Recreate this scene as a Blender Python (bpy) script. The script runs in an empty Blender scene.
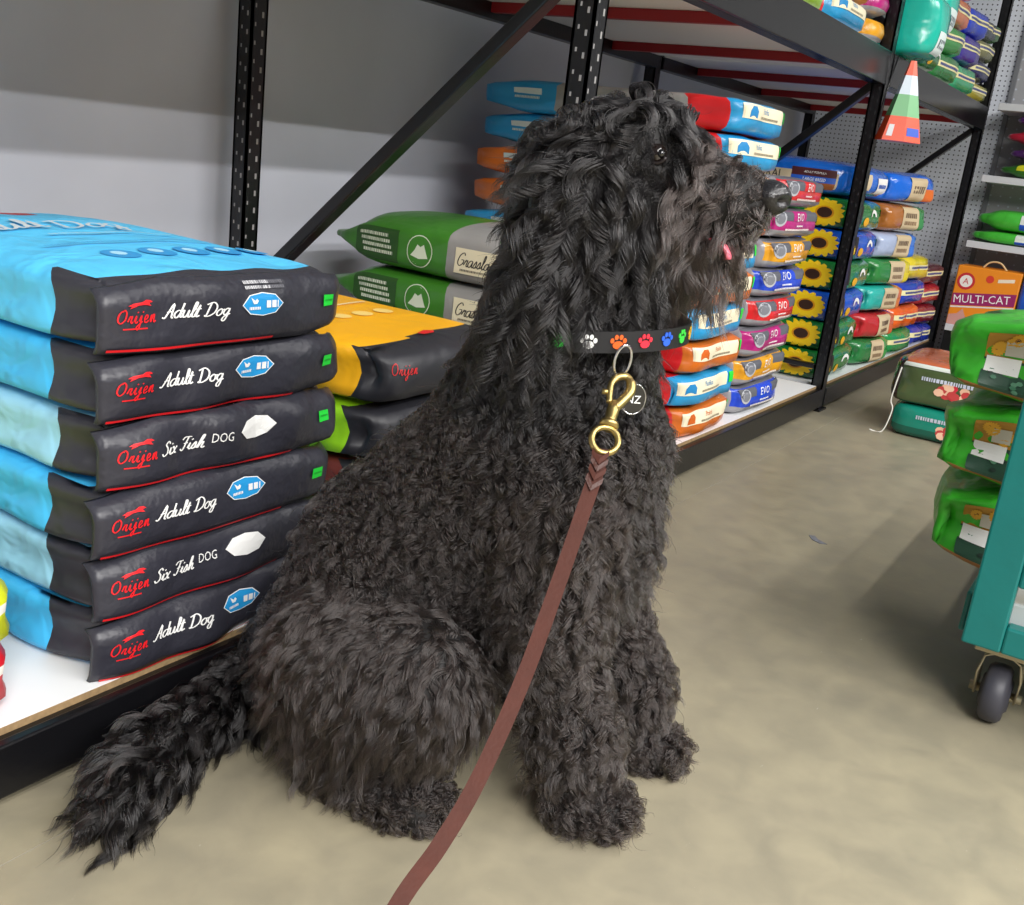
import bpy, bmesh, math, random
import numpy as np
from mathutils import Vector, Matrix
from mathutils.kdtree import KDTree

scene = bpy.context.scene
COL = scene.collection
random.seed(4)
RNG = np.random.default_rng(11)

# ------------------------------------------------------------------ camera
CAM_H = 0.85
_PP = np.array([512.0, 452.5]); _F = 1054.0
def _ray(p): return np.array([p[0]-_PP[0], p[1]-_PP[1], _F], float)
def _n(v): return v/np.linalg.norm(v)
_down = _n(_ray((70, 4050.0))); _X = _ray((1195, 227.0)); _X = _n(_X-_down*(_X@_down)); _Z = -_down
CR = np.array([_X, np.cross(_Z, _X), _Z])          # world <- camera(right, down, forward)
cam_data = bpy.data.cameras.new('camera')
cam = bpy.data.objects.new('camera', cam_data); COL.objects.link(cam)
cam_data.sensor_fit = 'HORIZONTAL'; cam_data.sensor_width = 36.0; cam_data.lens = _F/1024*36.0
cam_data.clip_start = 0.02
M = Matrix.Identity(4)
for i in range(3):
    M[i][0] = CR[i, 0]; M[i][1] = -CR[i, 1]; M[i][2] = -CR[i, 2]
M[2][3] = CAM_H
cam.matrix_world = M
scene.camera = cam

# ------------------------------------------------------------------ world, lights, exposure
scene.view_settings.view_transform = 'Standard'
scene.view_settings.look = 'None'
scene.view_settings.gamma = 1.0
scene.view_settings.use_curve_mapping = False
scene.view_settings.exposure = 0.45
world = bpy.data.worlds.new('store_air'); scene.world = world
world.use_nodes = True
_bg = world.node_tree.nodes['Background']
_bg.inputs[0].default_value = (0.90, 0.94, 1.0, 1); _bg.inputs[1].default_value = 0.14

def area_light(name, loc, sx, sy, power, color=(1, 0.98, 0.955), rot=(0, 0, 0)):
    L = bpy.data.lights.new(name, 'AREA'); L.shape = 'RECTANGLE'; L.size = sx; L.size_y = sy
    L.energy = power; L.color = color
    o = bpy.data.objects.new(name, L); COL.objects.link(o); o.location = loc; o.rotation_euler = rot
    return o
# long fluorescent rows under the ceiling, running along the aisle
area_light('ceiling_tube_row', (1.0, -0.80, 3.2), 6.0, 0.16, 60)
area_light('ceiling_tube_row', (0.8, -3.07, 3.2), 9.0, 0.16, 330)
area_light('ceiling_tube_row', (0.8, -4.35, 3.2), 9.0, 0.16, 330)
area_light('ceiling_tube_row', (-1.3, -1.7, 3.0), 1.8, 0.4, 120)

# ------------------------------------------------------------------ helpers
def link(o, parent=None):
    COL.objects.link(o)
    if parent is not None: o.parent = parent
    return o
def tag(o, label=None, cat=None, group=None, kind=None):
    if label: o['label'] = label
    if cat: o['category'] = cat
    if group: o['group'] = group
    if kind: o['kind'] = kind
    return o
def empty(name, loc=(0, 0, 0), rz=0.0):
    o = bpy.data.objects.new(name, None); COL.objects.link(o)
    o.location = loc; o.rotation_euler = (0, 0, rz); o.empty_display_size = 0.05
    return o
def mesh_obj(name, verts, faces, mats, parent=None, smooth=False, fmat=None):
    me = bpy.data.meshes.new(name)
    me.from_pydata([tuple(map(float, v)) for v in verts], [], [tuple(int(i) for i in f) for f in faces])
    if not isinstance(mats, (list, tuple)): mats = [mats]
    for m in mats: me.materials.append(m)
    if fmat is not None: me.polygons.foreach_set('material_index', np.array(fmat, dtype=np.int32))
    if smooth: me.polygons.foreach_set('use_smooth', np.ones(len(me.polygons), dtype=bool))
    me.update()
    return link(bpy.data.objects.new(name, me), parent)
def bm_obj(name, bm, mat, parent=None, smooth=False):
    me = bpy.data.meshes.new(name); bm.normal_update(); bm.to_mesh(me); bm.free()
    me.materials.append(mat)
    if smooth: me.polygons.foreach_set('use_smooth', np.ones(len(me.polygons), dtype=bool))
    return link(bpy.data.objects.new(name, me), parent)
def bm_box(bm, lo, hi, bevel=0.0):
    lo = Vector(lo); hi = Vector(hi)
    r = bmesh.ops.create_cube(bm, size=1.0)
    for v in r['verts']:
        v.co = Vector(((lo.x+hi.x)/2+v.co.x*(hi.x-lo.x), (lo.y+hi.y)/2+v.co.y*(hi.y-lo.y), (lo.z+hi.z)/2+v.co.z*(hi.z-lo.z)))
    if bevel > 0:
        es = {e for v in r['verts'] for e in v.link_edges}
        bmesh.ops.bevel(bm, geom=list(es), offset=bevel, segments=2, affect='EDGES', profile=0.5)
def box(name, lo, hi, mat, parent=None, bevel=0.003):
    bm = bmesh.new(); bm_box(bm, lo, hi, bevel)
    return bm_obj(name, bm, mat, parent)
def tube_geo(pts, radii, seg=10, closed=False, cap=True):
    pts = [Vector(p) for p in pts]; n = len(pts)
    if not hasattr(radii, '__len__'): radii = [radii]*n
    vs, fs = [], []
    t0 = (pts[1]-pts[0]).normalized()
    up = Vector((0, 0, 1)) if abs(t0.z) < 0.9 else Vector((1, 0, 0))
    u = t0.cross(up).normalized()
    for i, p in enumerate(pts):
        if closed: t = (pts[(i+1) % n]-pts[i-1]).normalized()
        else: t = (pts[min(i+1, n-1)]-pts[max(i-1, 0)]).normalized()
        u = (u-t*u.dot(t)).normalized(); w = t.cross(u)
        for k in range(seg):
            a = 2*math.pi*k/seg
            vs.append(p+(u*math.cos(a)+w*math.sin(a))*radii[i])
    m = n if closed else n-1
    for i in range(m):
        for k in range(seg):
            a, b = i*seg+k, i*seg+(k+1) % seg
            c, d = ((i+1) % n)*seg+(k+1) % seg, ((i+1) % n)*seg+k
            fs.append((a, b, c, d))
    if cap and not closed:
        fs.append(tuple(reversed(range(seg)))); fs.append(tuple((n-1)*seg+k for k in range(seg)))
    return vs, fs
def tube(name, pts, radii, mat, parent=None, seg=10, closed=False):
    vs, fs = tube_geo(pts, radii, seg, closed)
    return mesh_obj(name, vs, fs, mat, parent, smooth=True)
def catmull(pts, n):
    pts = [np.array(p, float) for p in pts]; out = []
    for i in range(len(pts)-1):
        p0 = pts[max(i-1, 0)]; p1 = pts[i]; p2 = pts[i+1]; p3 = pts[min(i+2, len(pts)-1)]
        for k in range(n):
            t = k/n
            out.append(0.5*((2*p1)+(-p0+p2)*t+(2*p0-5*p1+4*p2-p3)*t*t+(-p0+3*p1-3*p2+p3)*t**3))
    out.append(pts[-1]); return out

# ------------------------------------------------------------------ materials
def lin(c):
    return tuple((x/255/12.92) if x/255 <= 0.04045 else ((x/255+0.055)/1.055)**2.4 for x in c)+(1.0,)
MATS = {}
def mat(key, rgb, rough=0.5, metal=0.0, bump=0.0, bscale=60.0, var=0.0, vscale=8.0, coat=0.0, spec=0.5):
    if key in MATS: return MATS[key]
    m = bpy.data.materials.new(key); m.use_nodes = True
    nt = m.node_tree; b = nt.nodes['Principled BSDF']
    b.inputs['Base Color'].default_value = lin(rgb)
    b.inputs['Roughness'].default_value = rough; b.inputs['Metallic'].default_value = metal
    b.inputs['Coat Weight'].default_value = coat; b.inputs['Specular IOR Level'].default_value = spec
    tc = nt.nodes.new('ShaderNodeTexCoord')
    if var > 0:
        nz = nt.nodes.new('ShaderNodeTexNoise'); nz.inputs['Scale'].default_value = vscale; nz.inputs['Detail'].default_value = 4
        nt.links.new(tc.outputs['Object'], nz.inputs['Vector'])
        mx = nt.nodes.new('ShaderNodeMixRGB'); mx.blend_type = 'MULTIPLY'; mx.inputs[1].default_value = lin(rgb)
        rp = nt.nodes.new('ShaderNodeValToRGB')
        rp.color_ramp.elements[0].position = 0.3; rp.color_ramp.elements[1].position = 0.7
        rp.color_ramp.elements[0].color = (1-var,)*3+(1,); rp.color_ramp.elements[1].color = (1, 1, 1, 1)
        nt.links.new(nz.outputs['Fac'], rp.inputs[0]); nt.links.new(rp.outputs[0], mx.inputs[2]); mx.inputs[0].default_value = 1
        nt.links.new(mx.outputs[0], b.inputs['Base Color'])
    if bump > 0:
        nz = nt.nodes.new('ShaderNodeTexNoise'); nz.inputs['Scale'].default_value = bscale; nz.inputs['Detail'].default_value = 3
        nt.links.new(tc.outputs['Object'], nz.inputs['Vector'])
        bp = nt.nodes.new('ShaderNodeBump'); bp.inputs['Strength'].default_value = bump; bp.inputs['Distance'].default_value = 0.01
        nt.links.new(nz.outputs['Fac'], bp.inputs['Height']); nt.links.new(bp.outputs[0], b.inputs['Normal'])
    MATS[key] = m
    return m

def zone_mat(key, base, zones, rough=0.45, bump=0.35, bscale=14.0, coat=0.0):
    """printed sack film: colour areas bounded in the sack's own box coordinates (attribute 'co')"""
    if key in MATS: return MATS[key]
    m = bpy.data.materials.new(key); m.use_nodes = True
    nt = m.node_tree; b = nt.nodes['Principled BSDF']
    b.inputs['Roughness'].default_value = rough; b.inputs['Coat Weight'].default_value = coat
    b.inputs['Coat Roughness'].default_value = 0.12
    at = nt.nodes.new('ShaderNodeAttribute'); at.attribute_name = 'co'
    sx = nt.nodes.new('ShaderNodeSeparateXYZ'); nt.links.new(at.outputs['Vector'], sx.inputs[0])
    prev = None
    for rng, rgb in zones:
        facs = []
        for ax, (lo, hi) in rng.items():
            for val, op in ((lo, 'GREATER_THAN'), (hi, 'LESS_THAN')):
                if val is None: continue
                n = nt.nodes.new('ShaderNodeMath'); n.operation = op
                nt.links.new(sx.outputs['xyz'.index(ax)], n.inputs[0]); n.inputs[1].default_value = val
                facs.append(n)
        f = facs[0]
        for g in facs[1:]:
            n = nt.nodes.new('ShaderNodeMath'); n.operation = 'MULTIPLY'
            nt.links.new(f.outputs[0], n.inputs[0]); nt.links.new(g.outputs[0], n.inputs[1]); f = n
        mx = nt.nodes.new('ShaderNodeMixRGB')
        nt.links.new(f.outputs[0], mx.inputs[0])
        if prev is None: mx.inputs[1].default_value = lin(base)
        else: nt.links.new(prev.outputs[0], mx.inputs[1])
        mx.inputs[2].default_value = lin(rgb); prev = mx
    if prev is None: b.inputs['Base Color'].default_value = lin(base)
    else: nt.links.new(prev.outputs[0], b.inputs['Base Color'])
    tc = nt.nodes.new('ShaderNodeTexCoord')
    nz = nt.nodes.new('ShaderNodeTexNoise'); nz.inputs['Scale'].default_value = bscale; nz.inputs['Detail'].default_value = 2
    nz.inputs['Distortion'].default_value = 0.6
    nt.links.new(tc.outputs['Object'], nz.inputs['Vector'])
    bp = nt.nodes.new('ShaderNodeBump'); bp.inputs['Strength'].default_value = bump; bp.inputs['Distance'].default_value = 0.02
    nt.links.new(nz.outputs['Fac'], bp.inputs['Height']); nt.links.new(bp.outputs[0], b.inputs['Normal'])
    MATS[key] = m
    return m
def ink(rgb): return mat('ink_%d_%d_%d' % rgb, rgb, 0.45)

BLACK = mat('rack_black', (14, 14, 17), 0.32, bump=0.05, bscale=90)
BLACK_GLOSS = mat('beam_black_gloss', (10, 10, 13), 0.22, spec=0.35)
WHITE_DECK = mat('deck_white', (236, 238, 240), 0.4)
TAN_EDGE = mat('deck_edge_chipboard', (160, 132, 94), 0.8, var=0.3, vscale=120)
RED_BAR = mat('bar_red', (150, 22, 28), 0.5)
UNDER_WHITE = mat('deck_underside', (240, 236, 232), 0.6)

# ------------------------------------------------------------------ setting
def make_floor():
    m = bpy.data.materials.new('polished_concrete'); m.use_nodes = True
    nt = m.node_tree; b = nt.nodes['Principled BSDF']; N = nt.nodes.new; L = nt.links.new
    tc = N('ShaderNodeTexCoord')
    n1 = N('ShaderNodeTexNoise'); n1.inputs['Scale'].default_value = 2.2; n1.inputs['Detail'].default_value = 5; n1.inputs['Roughness'].default_value = 0.6
    n2 = N('ShaderNodeTexNoise'); n2.inputs['Scale'].default_value = 14; n2.inputs['Detail'].default_value = 6; n2.inputs['Distortion'].default_value = 0.4
    n3 = N('ShaderNodeTexNoise'); n3.inputs['Scale'].default_value = 90; n3.inputs['Detail'].default_value = 3
    for n in (n1, n2, n3): L(tc.outputs['Object'], n.inputs['Vector'])
    r1 = N('ShaderNodeValToRGB'); r1.color_ramp.elements[0].position = 0.3; r1.color_ramp.elements[1].position = 0.72
    r1.color_ramp.elements[0].color = lin((140, 133, 114)); r1.color_ramp.elements[1].color = lin((160, 151, 126))
    L(n1.outputs['Fac'], r1.inputs[0])
    r2 = N('ShaderNodeValToRGB'); r2.color_ramp.elements[0].position = 0.3; r2.color_ramp.elements[1].position = 0.7
    r2.color_ramp.elements[0].color = (0.80, 0.81, 0.84, 1); r2.color_ramp.elements[1].color = (1, 1, 1, 1)
    L(n2.outputs['Fac'], r2.inputs[0])
    mx = N('ShaderNodeMixRGB'); mx.blend_type = 'MULTIPLY'; mx.inputs[0].default_value = 1
    L(r1.outputs[0], mx.inputs[1]); L(r2.outputs[0], mx.inputs[2])
    # pale scuffs
    v = N('ShaderNodeTexNoise'); v.inputs['Scale'].default_value = 22; v.inputs['Detail'].default_value = 8; v.inputs['Roughness'].default_value = 0.75
    mp = N('ShaderNodeMapping'); mp.inputs['Scale'].default_value = (1.0, 2.2, 1); mp.inputs['Rotation'].default_value = (0, 0, 0.3)
    L(tc.outputs['Object'], mp.inputs[0]); L(mp.outputs[0], v.inputs['Vector'])
    rv = N('ShaderNodeValToRGB'); rv.color_ramp.elements[0].position = 0.665; rv.color_ramp.elements[1].position = 0.72
    L(v.outputs['Fac'], rv.inputs[0])
    mul = N('ShaderNodeMath'); mul.operation = 'MULTIPLY'; mul.inputs[1].default_value = 0.6; L(rv.outputs[0], mul.inputs[0])
    m2 = N('ShaderNodeMixRGB'); L(mul.outputs[0], m2.inputs[0]); L(mx.outputs[0], m2.inputs[1]); m2.inputs[2].default_value = lin((205, 200, 188))
    L(m2.outputs[0], b.inputs['Base Color'])
    rr = N('ShaderNodeMapRange'); rr.inputs[3].default_value = 0.30; rr.inputs[4].default_value = 0.55
    L(n2.outputs['Fac'], rr.inputs[0]); L(rr.outputs[0], b.inputs['Roughness'])
    bp = N('ShaderNodeBump'); bp.inputs['Strength'].default_value = 0.06; bp.inputs['Distance'].default_value = 0.005
    L(n3.outputs['Fac'], bp.inputs['Height']); L(bp.outputs[0], b.inputs['Normal'])
    # slab split along the saw-cut joint so that the joint is a real groove
    yj = 0.957; g = 0.0022
    vs, fs = [], []
    def slab(y0, y1):
        k = len(vs)
        for z in (0.0, -0.1):
            vs.extend([(-5, y0, z), (14, y0, z), (14, y1, z), (-5, y1, z)])
        fs.extend([(k, k+1, k+2, k+3), (k+7, k+6, k+5, k+4), (k, k+4, k+5, k+1), (k+2, k+6, k+7, k+3), (k+1, k+5, k+6, k+2), (k+3, k+7, k+4, k)])
    slab(-8, yj-g/2); slab(yj+g/2, 2.06)
    o = mesh_obj('floor', vs, fs, m); tag(o, 'beige polished concrete floor of the store aisle', kind='structure')
    j = box('joint_filler', (-5, yj-g/2, -0.06), (14, yj+g/2, -0.0012), mat('joint_grey', (150, 146, 138), 0.9), o, 0)
make_floor()
WALLM = mat('painted_wall', (196, 199, 210), 0.75, var=0.10, vscale=3.0)
tag(box('wall_back', (-5, 2.06, -0.1), (6.62, 2.2, 2.9), WALLM, None, 0), 'pale grey painted wall behind the rack', kind='structure')

# ------------------------------------------------------------------ pallet rack
FX = [1.905, 4.07, 6.16]          # upright frames
YF, YB = 1.05, 2.0               # front and back faces
rack = tag(empty('storage_rack', (4.0, 1.5, 0)), 'long black steel warehouse rack with white decks holding the stacked bags', 'rack')
def rbox(name, lo, hi, m, parent=None, bevel=0.003):
    o = box(name, lo, hi, m, None, bevel)
    par = parent or rack
    o.parent = par; o.matrix_parent_inverse = Matrix.Translation((-4.0, -1.5, 0))
    return o
SLOT = mat('slot_pale', (150, 148, 148), 0.7)
def post(x, y0, y1, slot=None):
    # open C-channel: web on the side, two flanges
    bm = bmesh.new()
    w = 0.050
    bm_box(bm, (x-w/2, y0, 0.0), (x-w/2+0.006, y1, 2.7)); bm_box(bm, (x+w/2-0.006, y0, 0.0), (x+w/2, y1, 2.7))
    bm_box(bm, (x-w/2, y0, 0.0), (x+w/2, y0+0.006, 2.7)); bm_box(bm, (x-w/2, y1-0.006, 0.0), (x+w/2, y1, 2.7))
    bm_box(bm, (x-0.045, y0-0.012, 0.0), (x+0.045, y1+0.012, 0.008))
    p = bm_obj('upright_post', bm, BLACK); p.parent = rack; p.matrix_parent_inverse = Matrix.Translation((-4.0, -1.5, 0))
    bm = bmesh.new()
    for k in range(62):
        z = 0.12+k*0.041
        bm_box(bm, (x-w/2-0.0006, y0+0.012, z), (x-w/2+0.001, y0+0.017, z+0.011))
        bm_box(bm, (x-w/2-0.0006, y1-0.016, z+0.012), (x-w/2+0.001, y1-0.012, z+0.020))
        bm_box(bm, (x+w*0.12, y0-0.0006, z), (x+w*0.12+0.006, y0+0.001, z+0.013))
        bm_box(bm, (x-w*0.32, y0-0.0006, z+0.02), (x-w*0.32+0.004, y0+0.001, z+0.029))
    s = bm_obj('slots', bm, slot or SLOT, p); s['kind'] = 'stuff'
    return p
for x in FX:
    sm_ = SLOT if x < 3 else mat('slot_dark', (34, 34, 38), .6); post(x, YF+0.0, YF+0.046, sm_); post(x, YB-0.046, YB, sm_)
    def bar(name, a, b, r=0.021):
        v = Vector(b)-Vector(a)
        bm = bmesh.new(); bm_box(bm, (-r*0.7, -r, -v.length/2), (r*0.7, r, v.length/2), 0.004)
        q = v.to_track_quat('Z', 'X')
        bmesh.ops.transform(bm, matrix=Matrix.Translation((Vector(a)+Vector(b))/2) @ q.to_matrix().to_4x4(), verts=bm.verts)
        o = bm_obj(name, bm, BLACK); o.parent = rack; o.matrix_parent_inverse = Matrix.Translation((-4.0, -1.5, 0))
    bar('diagonal_brace', (x, 1.09, 1.21), (x, 1.965, 0.40))
    bar('cross_brace', (x, 1.10, 0.165), (x, 1.95, 0.165), 0.014)
    bar('diagonal_brace', (x, 1.965, 2.10), (x, 1.09, 1.40))
XL, XR = -1.6, 6.16
edges = [XL]+FX
for i in range(3):
    x0, x1 = edges[i]+0.029, edges[i+1]-0.029
    for nm, z0, z1, mm in (('lower', 0.014, 0.088, BLACK), ('upper', 1.205, 1.318, BLACK_GLOSS)):
        # stepped front beam: face plus inner ledge
        bm = bmesh.new()
        bm_box(bm, (x0, YF-0.004, z0), (x1, YF+0.012, z1-0.001), 0.003)
        bm_box(bm, (x0, YF+0.006, z0), (x1, YF+0.050, z1-0.004 if z1 < 1 else z1-.009), 0.0015)
        o = bm_obj('front_beam', bm, mm); o.parent = rack; o.matrix_parent_inverse = Matrix.Translation((-4.0, -1.5, 0))
        rbox('back_beam', (x0, YB-0.055, z0), (x1, YB-0.012, z1-0.014), BLACK)
    rbox('deck_board', (x0, YF+0.024, 0.0842), (x1, YB-0.01, 0.0945), WHITE_DECK, None, 0.0)
    rbox('deck_edge', (x0, YF+0.0225, 0.0842), (x1, YF+0.0239, 0.0938), TAN_EDGE, None, 0.0)
    rbox('deck_board', (x0, YF+0.014, 1.252), (x1, YB-0.01, 1.312), UNDER_WHITE, None, 0.0)
for k in range(10):
    x = 6.05-0.8*k
    if x < XL+0.1: break
    rbox('deck_crossbar', (x-0.014, YF+0.046, 1.222), (x+0.014, YB-0.056, 1.2515), RED_BAR, None, 0.002)

# ------------------------------------------------------------------ lettering
_TXT = {}
def block_text(s):
    if s in _TXT: return _TXT[s]
    cu = bpy.data.curves.new('t', 'FONT'); cu.body = s; cu.align_x = 'CENTER'; cu.align_y = 'CENTER'; cu.resolution_u = 2
    o = bpy.data.objects.new('t', cu); COL.objects.link(o)
    dg = bpy.context.evaluated_depsgraph_get(); me = bpy.data.meshes.new_from_object(o.evaluated_get(dg))
    bm = bmesh.new(); bm.from_mesh(me); bmesh.ops.triangulate(bm, faces=bm.faces[:])
    for _ in range(3):
        es = [e for e in bm.edges if e.calc_length() > .22]
        if not es: break
        bmesh.ops.subdivide_edges(bm, edges=es, cuts=1); bmesh.ops.triangulate(bm, faces=bm.faces[:])
    bm.to_mesh(me); bm.free()
    v = np.array([q.co[:2] for q in me.vertices]).reshape(-1, 2); f = [tuple(p.vertices) for p in me.polygons]
    bpy.data.objects.remove(o); bpy.data.curves.remove(cu); bpy.data.meshes.remove(me)
    c = (v.max(0)+v.min(0))/2; h = v[:, 1].max()-v[:, 1].min()
    _TXT[s] = ((v-c)/h, f); return _TXT[s]
SCRIPT = {
 'a': (1.0, [[(.8,.85),(.5,1),(.15,.75),(.05,.35),(.25,0),(.55,.15),(.8,.9),(.75,.3),(.9,0),(1.1,.2)]]),
 'd': (1.0, [[(.8,.85),(.5,1),(.15,.75),(.05,.35),(.25,0),(.55,.15),(.8,.8),(.95,2.0),(.8,.6),(.85,.05),(1.1,.2)]]),
 'u': (1.0, [[(0,.8),(.15,1),(.1,.3),(.3,0),(.6,.3),(.75,1),(.7,.3),(.85,0),(1.1,.2)]]),
 'l': (.55, [[(0,.2),(.4,1.2),(.48,2),(.3,2),(.2,1),(.2,.2),(.4,0),(.65,.2)]]),
 't': (.55, [[(.0,.2),(.35,1.7),(.2,.4),(.3,0),(.6,.2)], [(-.05,1.1),(.6,1.15)]]),
 'o': (.95, [[(.5,1),(.15,.7),(.1,.25),(.4,0),(.75,.3),(.75,.8),(.5,1),(.8,.85),(1.05,.9)]]),
 'g': (1.0, [[(.8,.85),(.5,1),(.15,.7),(.1,.3),(.35,.05),(.7,.4),(.85,1),(.75,0),(.5,-.8),(.15,-.7),(.3,-.2),(1.1,.2)]]),
 'r': (.75, [[(0,.2),(.3,1.0),(.25,.8),(.6,.95),(.5,.3),(.65,0),(.85,.2)]]),
 'i': (.55, [[(0,.2),(.25,1),(.2,.2),(.4,0),(.6,.2)], [(.30,1.42),(.50,1.55)]]),
 'j': (.55, [[(0,.2),(.3,1),(.2,-.4),(-.1,-.9),(-.3,-.6),(.1,-.2),(.6,.2)], [(.36,1.42),(.56,1.55)]]),
 'e': (.75, [[(0,.3),(.5,.55),(.55,.9),(.3,1),(.08,.6),(.15,.1),(.45,0),(.8,.25)]]),
 'n': (.95, [[(0,.2),(.2,1),(.15,0),(.4,.8),(.65,1),(.65,.2),(.8,0),(1.0,.2)]]),
 's': (.7, [[(0,.2),(.4,1.05),(.5,.4),(.3,0),(.05,.15),(.3,.05),(.75,.2)]]),
 'h': (.95, [[(0,.2),(.4,1.2),(.48,2),(.3,1.9),(.15,0),(.4,.8),(.65,.95),(.62,.2),(.8,0),(1.0,.2)]]),
 'x': (.85, [[(0,.8),(.2,1),(.5,.1),(.75,.1)], [(.75,1),(.1,0)]]),
 'A': (1.25, [[(-.2,.15),(.2,.1),(1.0,2.0),(.95,.2),(1.2,0)], [(.3,.8),(1.1,.9)]]),
 'D': (1.55, [[(.5,1.9),(.3,.1),(.1,.15),(.6,0),(1.3,.5),(1.4,1.4),(.8,2.0),(.0,1.7)]]),
 'S': (1.15, [[(1.1,1.6),(.8,2),(.4,1.6),(.8,1.0),(.8,.3),(.3,0),(0,.4)]]),
 'F': (1.15, [[(.1,1.6),(.4,2),(1.3,1.95)], [(.85,1.95),(.6,.4),(.3,0),(.0,.3)], [(.4,1.0),(1.0,1.05)]]),
 'O': (1.35, [[(.8,2),(.2,1.5),(.1,.5),(.6,0),(1.2,.5),(1.2,1.5),(.8,2),(.6,1.7)]]),
 'G': (1.3, [[(1.2,1.6),(.9,2),(.3,1.5),(.15,.5),(.6,0),(1.1,.4),(1.15,.9),(.7,.9)]]),
 'p': (.95, [[(0,.2),(.25,1.1),(.15,-.9),(.25,.7),(.6,1),(.8,.6),(.6,.05),(.3,.1),(1.0,.2)]]),
 'y': (.95, [[(0,.8),(.15,1),(.15,.3),(.4,.05),(.75,1),(.65,0),(.4,-.8),(.1,-.7),(.3,-.2),(1.0,.2)]]),
 'P': (1.2, [[(.4,1.8),(.2,0)], [(.0,1.5),(.5,2),(1.1,1.7),(1.0,1.1),(.4,.9)]]),
 ' ': (.6, []),
}
_SCR = {}
def script_text(s, weight=0.17, slant=0.22):
    gap = .28 if s == 'Orijen' else 0.0
    k = (s, weight)
    if k in _SCR: return _SCR[k]
    V, Fc = [], []; x = 0.0
    for ch in s:
        adv, strokes = SCRIPT[ch]
        for st in strokes:
            pts = np.array(catmull(st, 4)); pts = np.array([(p[0]+x+slant*p[1], p[1]) for p in pts])
            d = np.gradient(pts, axis=0); d /= (np.linalg.norm(d, axis=1)[:, None]+1e-9)
            nrm = np.stack([-d[:, 1], d[:, 0]], 1)
            wd = weight*(0.55+0.45*np.abs(d[:, 1]))[:, None]/2
            k0 = len(V)
            for a, b in zip(pts+nrm*wd, pts-nrm*wd): V += [a, b]
            for i in range(len(pts)-1): Fc.append((k0+2*i, k0+2*i+1, k0+2*i+3, k0+2*i+2))
        x += adv+gap
    V = np.array(V); c = (V.max(0)+V.min(0))/2
    w = V[:, 0].max()-V[:, 0].min()
    _SCR[k] = ((V-c)/w, Fc); return _SCR[k]      # unit width

# ------------------------------------------------------------------ filled sacks
class Sack:
    def __init__(s, w, l, h, p=8.0, gusset=0.02, pinch_back=0.0, pinch_front=0.0, wr=0.003, seed=0, bulge=0.008, wl=0.12, crown=0.0):
        s.w, s.l, s.h, s.p, s.g, s.pb, s.pf, s.wr, s.bulge, s.crown = w, l, h, p, gusset, pinch_back, pinch_front, wr, bulge, crown
        r = np.random.default_rng(seed)
        s.k = r.normal(size=(7, 3)); s.k /= np.linalg.norm(s.k, axis=1)[:, None]
        s.k *= (2*np.pi/wl)*r.uniform(0.35, 1.0, size=(7, 1)); s.ph = r.uniform(0, 6.28, 7); s.am = r.uniform(0.4, 1, 7)
        s.tw = r.normal(size=3)*0.012
    def map(s, co):
        co = np.asarray(co, float); x, y, z = co[:, 0], co[:, 1], co[:, 2]
        m = np.abs(co).max(1); n = (np.abs(co)**s.p).sum(1)**(1/s.p); f = m/np.maximum(n, 1e-9)
        X, Y, Z = x*f, y*f, z*f
        def ss(t): t = np.clip(t, 0, 1); return t*t*(3-2*t)
        hs = 1-s.pb*ss((y-0.55)/0.45)-s.pf*ss((-y-0.6)/0.4)
        ws = 1+0.05*s.pb*ss((y-0.6)/0.4)
        Zc = Z*hs
        gz = np.clip(1-(z*1.15)**2, 0, 1)**2
        X = X*ws*s.w/2
        X = X-np.sign(x)*s.g*gz*np.abs(x)**10*(0.35+0.65*np.abs(y)**5)
        Yv = Y*s.l/2+np.where(y < 0, -1, 1)*s.bulge*np.abs(y)**12*(1-x**2)*(1-z**2)
        Zv = Zc*s.h/2+s.h/2
        Zv = Zv+s.crown*s.h*(1-x**2)*(1-np.abs(y)**3)*np.where(z > 0, z, 0)
        P = np.stack([X, Yv, Zv], 1)
        ph = P@s.k.T+s.ph
        wv = (np.sin(ph)*s.am).sum(1)/3.0
        amp = s.wr*(0.6+0.9*np.abs(y)**4)
        nrm = co*(np.abs(co) > 0.985)
        nrm = nrm/np.maximum(np.linalg.norm(nrm, axis=1), 1e-6)[:, None]
        nrm[:, 2] *= 0.5
        P = P+nrm*(amp*wv)[:, None]
        P[:, 2] += s.h*(s.tw[0]*x+s.tw[1]*y)
        P[:, 0] += s.w*s.tw[2]*y*0.3
        return P
    def body_geo(s, cell):
        nx = max(6, int(s.w/cell)); ny = max(8, int(s.l/cell)); nz = max(4, int(s.h/cell*1.3))
        V, Fc, idx = [], [], {}
        def warp(t): return np.sign(t)*(1-(1-np.abs(t))**1.35)
        gx = warp(np.linspace(-1, 1, nx+1)); gy = warp(np.linspace(-1, 1, ny+1)); gz = warp(np.linspace(-1, 1, nz+1))
        def vid(a, b, c):
            k = (round(a, 5), round(b, 5), round(c, 5))
            if k not in idx: idx[k] = len(V); V.append(k)
            return idx[k]
        def sheet(u, v, fn, flip):
            for i in range(len(u)-1):
                for j in range(len(v)-1):
                    q = [vid(*fn(u[i], v[j])), vid(*fn(u[i+1], v[j])), vid(*fn(u[i+1], v[j+1])), vid(*fn(u[i], v[j+1]))]
                    Fc.append(tuple(reversed(q)) if flip else tuple(q))
        sheet(gx, gy, lambda a, b: (a, b, 1), False); sheet(gx, gy, lambda a, b: (a, b, -1), True)
        sheet(gx, gz, lambda a, b: (a, -1, b), False); sheet(gx, gz, lambda a, b: (a, 1, b), True)
        sheet(gy, gz, lambda a, b: (-1, a, b), True); sheet(gy, gz, lambda a, b: (1, a, b), False)
        return np.array(V), Fc

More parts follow.
